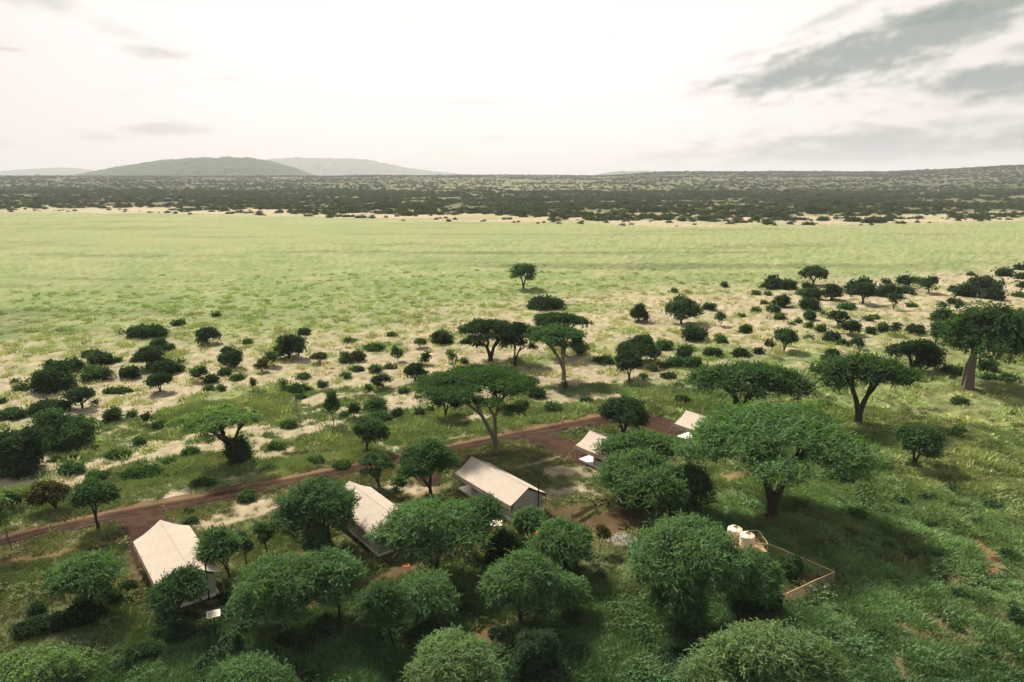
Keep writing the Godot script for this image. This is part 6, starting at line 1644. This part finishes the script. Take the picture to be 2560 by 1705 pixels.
	plant("shrub", "bush", Vector3(74.6, 0, -163.6), 0.0, Vector3(1.11, 0.85, 0.99), 0.46, 0.00, 1, 0.46, 42, 4811, "very small dark shrub in front of the neat fan shaped tree on pale sand", "shrub", "small shrubs dotted over the sandy ground")
	plant("shrub", "bush", Vector3(125.8, 0, -169.2), 0.0, Vector3(1.71, 0.82, 1.54), 0.44, 0.00, 1, 0.53, 63, 1478, "very small dark shrub dotted on the pale sandy ground", "shrub", "small shrubs dotted over the sandy ground")
	plant("shrub", "bush", Vector3(90.8, 0, -127.5), 0.0, Vector3(1.45, 1.73, 1.31), 0.93, 0.00, 1, 0.40, 117, 5385, "very small dark shrub just beyond the bush beside the fallen log", "shrub", "small shrubs dotted over the sandy ground")
	plant("shrub", "bush", Vector3(83.8, 0, -126.7), 0.0, Vector3(1.87, 0.67, 1.69), 0.36, 0.00, 1, 0.38, 135, 7490, "very small dark shrub in front of the smooth dark dome touching the baobab crown", "shrub", "small shrubs dotted over the sandy ground")
	plant("shrub", "bush", Vector3(88.0, 0, -122.8), 0.0, Vector3(1.40, 0.63, 1.26), 0.34, 0.00, 1, 0.38, 81, 8801, "very small dark shrub just beyond the loose crowned dark tree", "shrub", "small shrubs dotted over the sandy ground")
	plant("shrub", "bush", Vector3(90.8, 0, -121.5), 0.0, Vector3(1.66, 0.47, 1.50), 0.25, 0.00, 1, 0.38, 102, 8739, "very small dark shrub on the eastern side of the bush beside the fallen log", "shrub", "small shrubs dotted over the sandy ground")
	plant("shrub", "bush", Vector3(28.1, 0, -109.3), 0.0, Vector3(0.94, 0.76, 0.85), 0.41, 0.00, 1, 0.29, 80, 8123, "very small dark shrub on the eastern side of the dark rounded twin stemmed tree", "shrub", "small shrubs dotted over the sandy ground")
	plant("shrub", "bush", Vector3(29.1, 0, -123.1), 0.0, Vector3(0.91, 0.60, 0.82), 0.32, 0.00, 1, 0.32, 55, 8622, "very small dark shrub on the eastern side of the smaller layered tree", "shrub", "small shrubs dotted over the sandy ground")
	plant("shrub", "bush", Vector3(-79.0, 0, -181.8), 0.0, Vector3(0.61, 0.74, 0.55), 0.40, 0.00, 1, 0.50, 14, 1208, "very small dark shrub on the eastern side of the small flat dark bush", "shrub", "small shrubs dotted over the sandy ground")
	plant("shrub", "bush", Vector3(-59.2, 0, -150.7), 0.0, Vector3(1.02, 0.66, 0.92), 0.35, 0.00, 1, 0.41, 41, 8184, "very small dark shrub just beyond the two tiered dark rounded tree", "shrub", "small shrubs dotted over the sandy ground")
	plant("shrub", "bush", Vector3(-36.7, 0, -152.0), 0.0, Vector3(1.12, 0.38, 1.00), 0.21, 0.00, 1, 0.40, 45, 1547, "very small dark shrub just beyond the brownish bush close behind a sparse olive bush", "shrub", "small shrubs dotted over the sandy ground")
	plant("shrub", "bush", Vector3(-79.6, 0, -135.2), 0.0, Vector3(0.62, 0.32, 0.55), 0.17, 0.00, 1, 0.40, 15, 7145, "very small dark shrub on the eastern side of the round dark bush", "shrub", "small shrubs dotted over the sandy ground")
	plant("shrub", "bush", Vector3(-76.3, 0, -135.2), 0.0, Vector3(0.69, 0.31, 0.62), 0.17, 0.00, 1, 0.39, 18, 8439, "very small dark shrub just beyond the dark round bush", "shrub", "small shrubs dotted over the sandy ground")
	plant("shrub", "bush", Vector3(-66.7, 0, -134.7), 0.0, Vector3(0.46, 0.30, 0.41), 0.16, 0.00, 1, 0.38, 14, 772, "very small dark shrub on the eastern side of the smooth oval dark bush", "shrub", "small shrubs dotted over the sandy ground")
	plant("shrub", "bush", Vector3(-89.6, 0, -119.8), 0.0, Vector3(0.55, 0.34, 0.50), 0.18, 0.00, 1, 0.38, 14, 10097, "very small dark shrub just beyond the dark low bush peeping out", "shrub", "small shrubs dotted over the sandy ground")
	plant("shrub", "bush", Vector3(-85.9, 0, -116.0), 0.0, Vector3(1.26, 0.41, 1.14), 0.22, 0.00, 1, 0.37, 66, 6379, "very small dark shrub on the western side of the small flat topped thorn tree", "shrub", "small shrubs dotted over the sandy ground")
	plant("shrub", "bush", Vector3(-68.3, 0, -114.5), 0.0, Vector3(2.36, 0.34, 1.35), 0.18, 0.00, 1, 0.34, 162, 4214, "very small dark shrub on the eastern side of the small flat topped thorn tree", "shrub", "small shrubs dotted over the sandy ground")
	plant("shrub", "bush", Vector3(-84.2, 0, -108.9), 0.0, Vector3(0.38, 0.39, 0.34), 0.21, 0.00, 1, 0.35, 14, 8147, "very small dark shrub on the western side of the dark low bush peeping out", "shrub", "small shrubs dotted over the sandy ground")
	plant("shrub", "bush", Vector3(-57.7, 0, -85.3), 0.0, Vector3(0.60, 0.48, 0.54), 0.26, 0.00, 1, 0.26, 39, 10228, "very small dark shrub just beyond the lone greyish bush on the bright sandy track", "shrub", "small shrubs dotted over the sandy ground")
	plant("shrub", "bush", Vector3(-59.8, 0, -84.7), 0.0, Vector3(0.70, 0.38, 0.63), 0.21, 0.00, 1, 0.26, 45, 6630, "very small dark shrub on the eastern side of the huge dark bush mass", "shrub", "small shrubs dotted over the sandy ground")
	plant("shrub", "bush", Vector3(-51.8, 0, -90.4), 0.0, Vector3(0.58, 0.74, 0.52), 0.40, 0.00, 1, 0.26, 44, 5548, "very small dark shrub in front of the round low bush touching the narrow dark one", "shrub", "small shrubs dotted over the sandy ground")
	plant("shrub", "bush", Vector3(-56.9, 0, -88.6), 0.0, Vector3(0.31, 0.21, 0.28), 0.12, 0.00, 1, 0.27, 14, 8734, "very small dark shrub in front of the huge olive green bush", "shrub", "small shrubs dotted over the sandy ground")
	plant("shrub", "bush", Vector3(-53.1, 0, -116.2), 0.0, Vector3(0.80, 0.49, 0.72), 0.26, 0.00, 1, 0.32, 40, 9166, "very small dark shrub in front of the thin twiggy bush", "shrub", "small shrubs dotted over the sandy ground")
	plant("shrub", "bush", Vector3(-50.8, 0, -115.9), 0.0, Vector3(0.67, 0.55, 0.60), 0.30, 0.00, 1, 0.32, 32, 2844, "very small dark shrub in front of the pale little bush", "shrub", "small shrubs dotted over the sandy ground")
	plant("shrub", "bush", Vector3(-30.1, 0, -128.6), 0.0, Vector3(0.81, 0.35, 0.73), 0.19, 0.00, 1, 0.33, 35, 4130, "very small dark shrub in front of the wide pale green bush on the sand", "shrub", "small shrubs dotted over the sandy ground")
	plant("shrub", "bush", Vector3(-30.5, 0, -123.2), 0.0, Vector3(0.63, 0.36, 0.57), 0.20, 0.00, 1, 0.32, 25, 6145, "very small dark shrub on the eastern side of the little pale bush", "shrub", "small shrubs dotted over the sandy ground")
	plant("shrub", "bush", Vector3(-35.8, 0, -111.6), 0.0, Vector3(0.90, 0.34, 0.81), 0.18, 0.00, 1, 0.30, 53, 5666, "very small dark shrub in front of the long low dark bush lying across the sand", "shrub", "small shrubs dotted over the sandy ground")
	plant("shrub", "bush", Vector3(-58.6, 0, -101.1), 0.0, Vector3(0.65, 0.75, 0.58), 0.41, 0.00, 1, 0.30, 41, 5993, "very small dark shrub on the eastern side of the spiky topped green bush", "shrub", "small shrubs dotted over the sandy ground")
	plant("shrub", "bush", Vector3(-52.5, 0, -86.2), 0.0, Vector3(1.51, 0.39, 1.26), 0.21, 0.00, 1, 0.26, 175, 7329, "very small dark shrub just beyond the long low green bush pair near the road verge", "shrub", "small shrubs dotted over the sandy ground")
	plant("shrub", "bush", Vector3(-42.9, 0, -86.6), 0.0, Vector3(1.16, 0.62, 1.05), 0.33, 0.00, 1, 0.24, 143, 9332, "very small dark shrub in front of the pale green wide flat topped tree", "shrub", "small shrubs dotted over the sandy ground")
	plant("shrub", "bush", Vector3(-44.6, 0, -83.8), 0.0, Vector3(0.89, 0.30, 0.80), 0.16, 0.00, 1, 0.24, 77, 4425, "very small dark shrub just beyond the smaller green bush on the sand", "shrub", "small shrubs dotted over the sandy ground")
	plant("shrub", "bush", Vector3(-21.8, 0, -82.7), 0.0, Vector3(1.16, 0.46, 1.05), 0.25, 0.00, 1, 0.22, 170, 1682, "very small dark shrub in front of the airy green tree", "shrub", "small shrubs dotted over the sandy ground")
	plant("shrub", "bush", Vector3(-25.4, 0, -84.1), 0.0, Vector3(1.08, 0.52, 0.98), 0.28, 0.00, 1, 0.22, 146, 5298, "very small dark shrub in front of the slender leafless grey tree leaning over green grass", "shrub", "small shrubs dotted over the sandy ground")
	plant("shrub", "bush", Vector3(-29.8, 0, -128.6), 0.0, Vector3(1.03, 0.39, 0.92), 0.21, 0.00, 1, 0.33, 54, 5277, "very small dark shrub in front of the brownish bush close behind a sparse olive bush", "shrub", "small shrubs dotted over the sandy ground")
	plant("shrub", "bush", Vector3(-26.0, 0, -127.2), 0.0, Vector3(1.12, 1.09, 1.00), 0.59, 0.00, 1, 0.33, 91, 9409, "very small dark shrub just beyond the small neat umbrella thorn", "shrub", "small shrubs dotted over the sandy ground")
	plant("shrub", "bush", Vector3(-23.8, 0, -130.3), 0.0, Vector3(1.19, 0.31, 1.07), 0.17, 0.00, 1, 0.34, 67, 8819, "very small dark shrub on the western side of the compact dark tree", "shrub", "small shrubs dotted over the sandy ground")
	plant("shrub", "bush", Vector3(-36.8, 0, -151.9), 0.0, Vector3(1.03, 0.40, 0.93), 0.21, 0.00, 1, 0.40, 39, 7252, "very small dark shrub just beyond the wide pale green bush on the sand", "shrub", "small shrubs dotted over the sandy ground")
	plant("shrub", "bush", Vector3(-31.0, 0, -123.8), 0.0, Vector3(0.99, 0.22, 0.88), 0.12, 0.00, 1, 0.32, 48, 7263, "very small dark shrub on the western side of the thin grey green sapling", "shrub", "small shrubs dotted over the sandy ground")
	plant("shrub", "bush", Vector3(-28.1, 0, -158.1), 0.0, Vector3(1.11, 0.23, 0.99), 0.12, 0.00, 1, 0.41, 38, 9257, "very small dark shrub on the western side of the tiny umbrella shaped thorn tree", "shrub", "small shrubs dotted over the sandy ground")
	plant("shrub", "bush", Vector3(-9.8, 0, -133.7), 0.0, Vector3(0.91, 0.57, 0.82), 0.31, 0.00, 1, 0.34, 48, 8731, "very small dark shrub in front of the pale spreading sapling alone on bare sand", "shrub", "small shrubs dotted over the sandy ground")
	plant("shrub", "bush", Vector3(7.2, 0, -180.1), 0.0, Vector3(0.91, 0.56, 0.82), 0.30, 0.00, 1, 0.46, 26, 3091, "very small dark shrub in front of the low dark dome bush", "shrub", "small shrubs dotted over the sandy ground")
	plant("shrub", "bush", Vector3(26.9, 0, -128.1), 0.0, Vector3(0.88, 0.64, 0.79), 0.35, 0.00, 1, 0.33, 49, 2500, "very small dark shrub on the western side of the dark low bush", "shrub", "small shrubs dotted over the sandy ground")
	plant("shrub", "bush", Vector3(28.9, 0, -123.3), 0.0, Vector3(1.41, 0.29, 1.19), 0.16, 0.00, 1, 0.32, 94, 8636, "very small dark shrub in front of the dark low bush", "shrub", "small shrubs dotted over the sandy ground")
	plant("shrub", "bush", Vector3(12.3, 0, -109.3), 0.0, Vector3(1.01, 0.38, 0.91), 0.20, 0.00, 1, 0.28, 75, 458, "very small dark shrub in front of the narrow green bush below the pale leaning trunk", "shrub", "small shrubs dotted over the sandy ground")
	plant("shrub", "bush", Vector3(24.2, 0, -123.5), 0.0, Vector3(0.64, 0.40, 0.57), 0.22, 0.00, 1, 0.32, 26, 7472, "very small dark shrub in front of the smaller layered tree", "shrub", "small shrubs dotted over the sandy ground")
	plant("shrub", "bush", Vector3(28.2, 0, -109.6), 0.0, Vector3(1.13, 0.66, 1.02), 0.36, 0.00, 1, 0.29, 102, 3321, "very small dark shrub just beyond the feathery flat crown acacia", "shrub", "small shrubs dotted over the sandy ground")
	plant("shrub", "bush", Vector3(29.4, 0, -117.6), 0.0, Vector3(0.81, 0.39, 0.73), 0.21, 0.00, 1, 0.31, 43, 2782, "very small dark shrub in front of the dark shaggy bush beside a slim dry sapling", "shrub", "small shrubs dotted over the sandy ground")
	plant("shrub", "bush", Vector3(30.0, 0, -131.1), 0.0, Vector3(2.24, 0.32, 1.11), 0.17, 0.00, 1, 0.34, 127, 835, "very small dark shrub in front of the dark dome bush", "shrub", "small shrubs dotted over the sandy ground")
	plant("shrub", "bush", Vector3(-13.1, 0, -104.3), 0.0, Vector3(0.60, 0.54, 0.54), 0.29, 0.00, 1, 0.27, 39, 6603, "very small dark shrub in front of the rounded green tree", "shrub", "small shrubs dotted over the sandy ground")
	plant("shrub", "bush", Vector3(-18.7, 0, -114.1), 0.0, Vector3(0.85, 0.45, 0.77), 0.24, 0.00, 1, 0.29, 53, 7028, "very small dark shrub in front of the small neat umbrella thorn", "shrub", "small shrubs dotted over the sandy ground")
	plant("shrub", "bush", Vector3(-26.1, 0, -101.8), 0.0, Vector3(0.59, 0.44, 0.53), 0.24, 0.00, 1, 0.27, 35, 5854, "very small dark shrub on the western side of the upright dark shrub", "shrub", "small shrubs dotted over the sandy ground")

	# ground cover that nobody could count
	rng.seed = 99
	scatter("grass", "green tufted grass of the near slopes and between the tents", "grass", clump_mesh(26, 0.4, 0.6, 0.05), 104000, 38.0, 120.0, 47.0, 0.6, 1.3, "lush")
	scatter("undergrowth", "dense dark undergrowth below the front row of acacias", "undergrowth", dome_mesh(26, 0.17, 0.8, false), 1500, 38.0, 62.0, 47.0, 0.6, 1.5, "under")
	scatter("herbs", "leafy herbs and low growth among the grass east of the camp and along its near side", "ground cover", dome_mesh(9, 0.2, 0.6, false), 19000, 38.0, 125.0, 47.0, 0.25, 1.15, "herb")
	scatter("grass", "tussocks and herbs on the sandy scrub beyond the road", "grass", clump_mesh(26, 0.5, 0.8, 0.1), 60000, 95.0, 300.0, 46.0, 0.5, 1.5, "tussock")

func make_materials() -> void:
	M.earth = mat(Color.WHITE, 0.95, true, 0.15)
	M.leaf = mat(Color.WHITE, 0.85, true, 0.06)
	M.leaf.backlight_enabled = true
	M.leaf.backlight = Color(0.82, 0.95, 0.34)
	M.far_leaf = mat(Color(0.04, 0.06, 0.034), 0.75)
	M.grass = mat(Color.WHITE, 0.9, true, 0.06)
	M.grass.backlight_enabled = true
	M.grass.backlight = Color(0.6, 0.66, 0.3)
	M.bark = mat(Color(0.075, 0.062, 0.05), 0.95)
	M.bark.albedo_texture = noise_tex(21, 0.05, Color(0.5, 0.5, 0.5), Color.WHITE, 256)
	M.bark.uv1_triplanar = true
	M.bark.uv1_scale = Vector3(2.0, 0.5, 2.0)
	M.bark_pale = mat(Color(0.3, 0.26, 0.23), 0.95)
	M.bark_pale.albedo_texture = M.bark.albedo_texture
	M.bark_pale.uv1_triplanar = true
	M.bark_pale.uv1_scale = Vector3(1.0, 0.3, 1.0)
	M.bark_baobab = M.bark_pale.duplicate()
	M.bark_baobab.albedo_color = Color(0.24, 0.2, 0.175).linear_to_srgb()
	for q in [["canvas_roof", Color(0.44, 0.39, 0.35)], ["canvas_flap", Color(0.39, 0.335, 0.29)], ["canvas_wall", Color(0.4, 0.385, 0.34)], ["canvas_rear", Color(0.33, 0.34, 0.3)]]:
		var m := mat(q[1], 0.9, false, 0.2)
		m.albedo_texture = M.get("weave") if M.has("weave") else noise_tex(41, 0.02, Color(0.87, 0.86, 0.84), Color.WHITE, 512, 5)
		M.weave = m.albedo_texture
		m.uv1_triplanar = true
		m.uv1_scale = Vector3(0.3, 0.3, 0.3)
		m.backlight_enabled = true
		m.backlight = Color(0.22, 0.2, 0.17)
		M[q[0]] = m
	M.mesh_dark = mat(Color(0.02, 0.024, 0.022), 0.7)
	M.deck = mat(Color(0.62, 0.58, 0.54), 0.8)
	M.dark_base = mat(Color(0.08, 0.07, 0.06), 0.95)  # even dark brown of the slab under the deck
	M.pole = mat(Color(0.36, 0.25, 0.13), 0.85)
	M.pole_pale = mat(Color(0.5, 0.37, 0.17), 0.85)
	M.rope = mat(Color(0.45, 0.38, 0.27), 0.9)
	M.black = mat(Color(0.015, 0.017, 0.018), 0.6)
	M.white = mat(Color(0.75, 0.73, 0.7), 0.6)
	M.panel = mat(Color(0.33, 0.29, 0.21), 0.6, false, 0.4)  # cream colour carries the sky reflection of the solar panel
	M.tank = mat(Color(0.74, 0.58, 0.43), 0.55, false, 0.4)
	M.rubble = mat(Color(0.2, 0.19, 0.165), 0.95)
	M.soil = mat(Color(0.2, 0.15, 0.1), 0.95)
	M.orange = mat(Color(0.36, 0.11, 0.045), 0.8)
	M.stone_mat = mat(Color.WHITE, 0.9, true, 0.3)
	var v := PackedVector3Array()
	var ico := SphereMesh.new()
	ico.radial_segments = 6
	ico.rings = 3
	var a: Array = ico.get_mesh_arrays()
	var idx: PackedInt32Array = a[Mesh.ARRAY_INDEX]
	var vs: PackedVector3Array = a[Mesh.ARRAY_VERTEX]
	for i in idx:
		var p := vs[i] * 2.0
		v.append(p * (1.0 + 0.25 * sin(p.x * 5.0 + p.y * 3.0) * cos(p.z * 4.0)))
	M.stone = mesh_of(v)
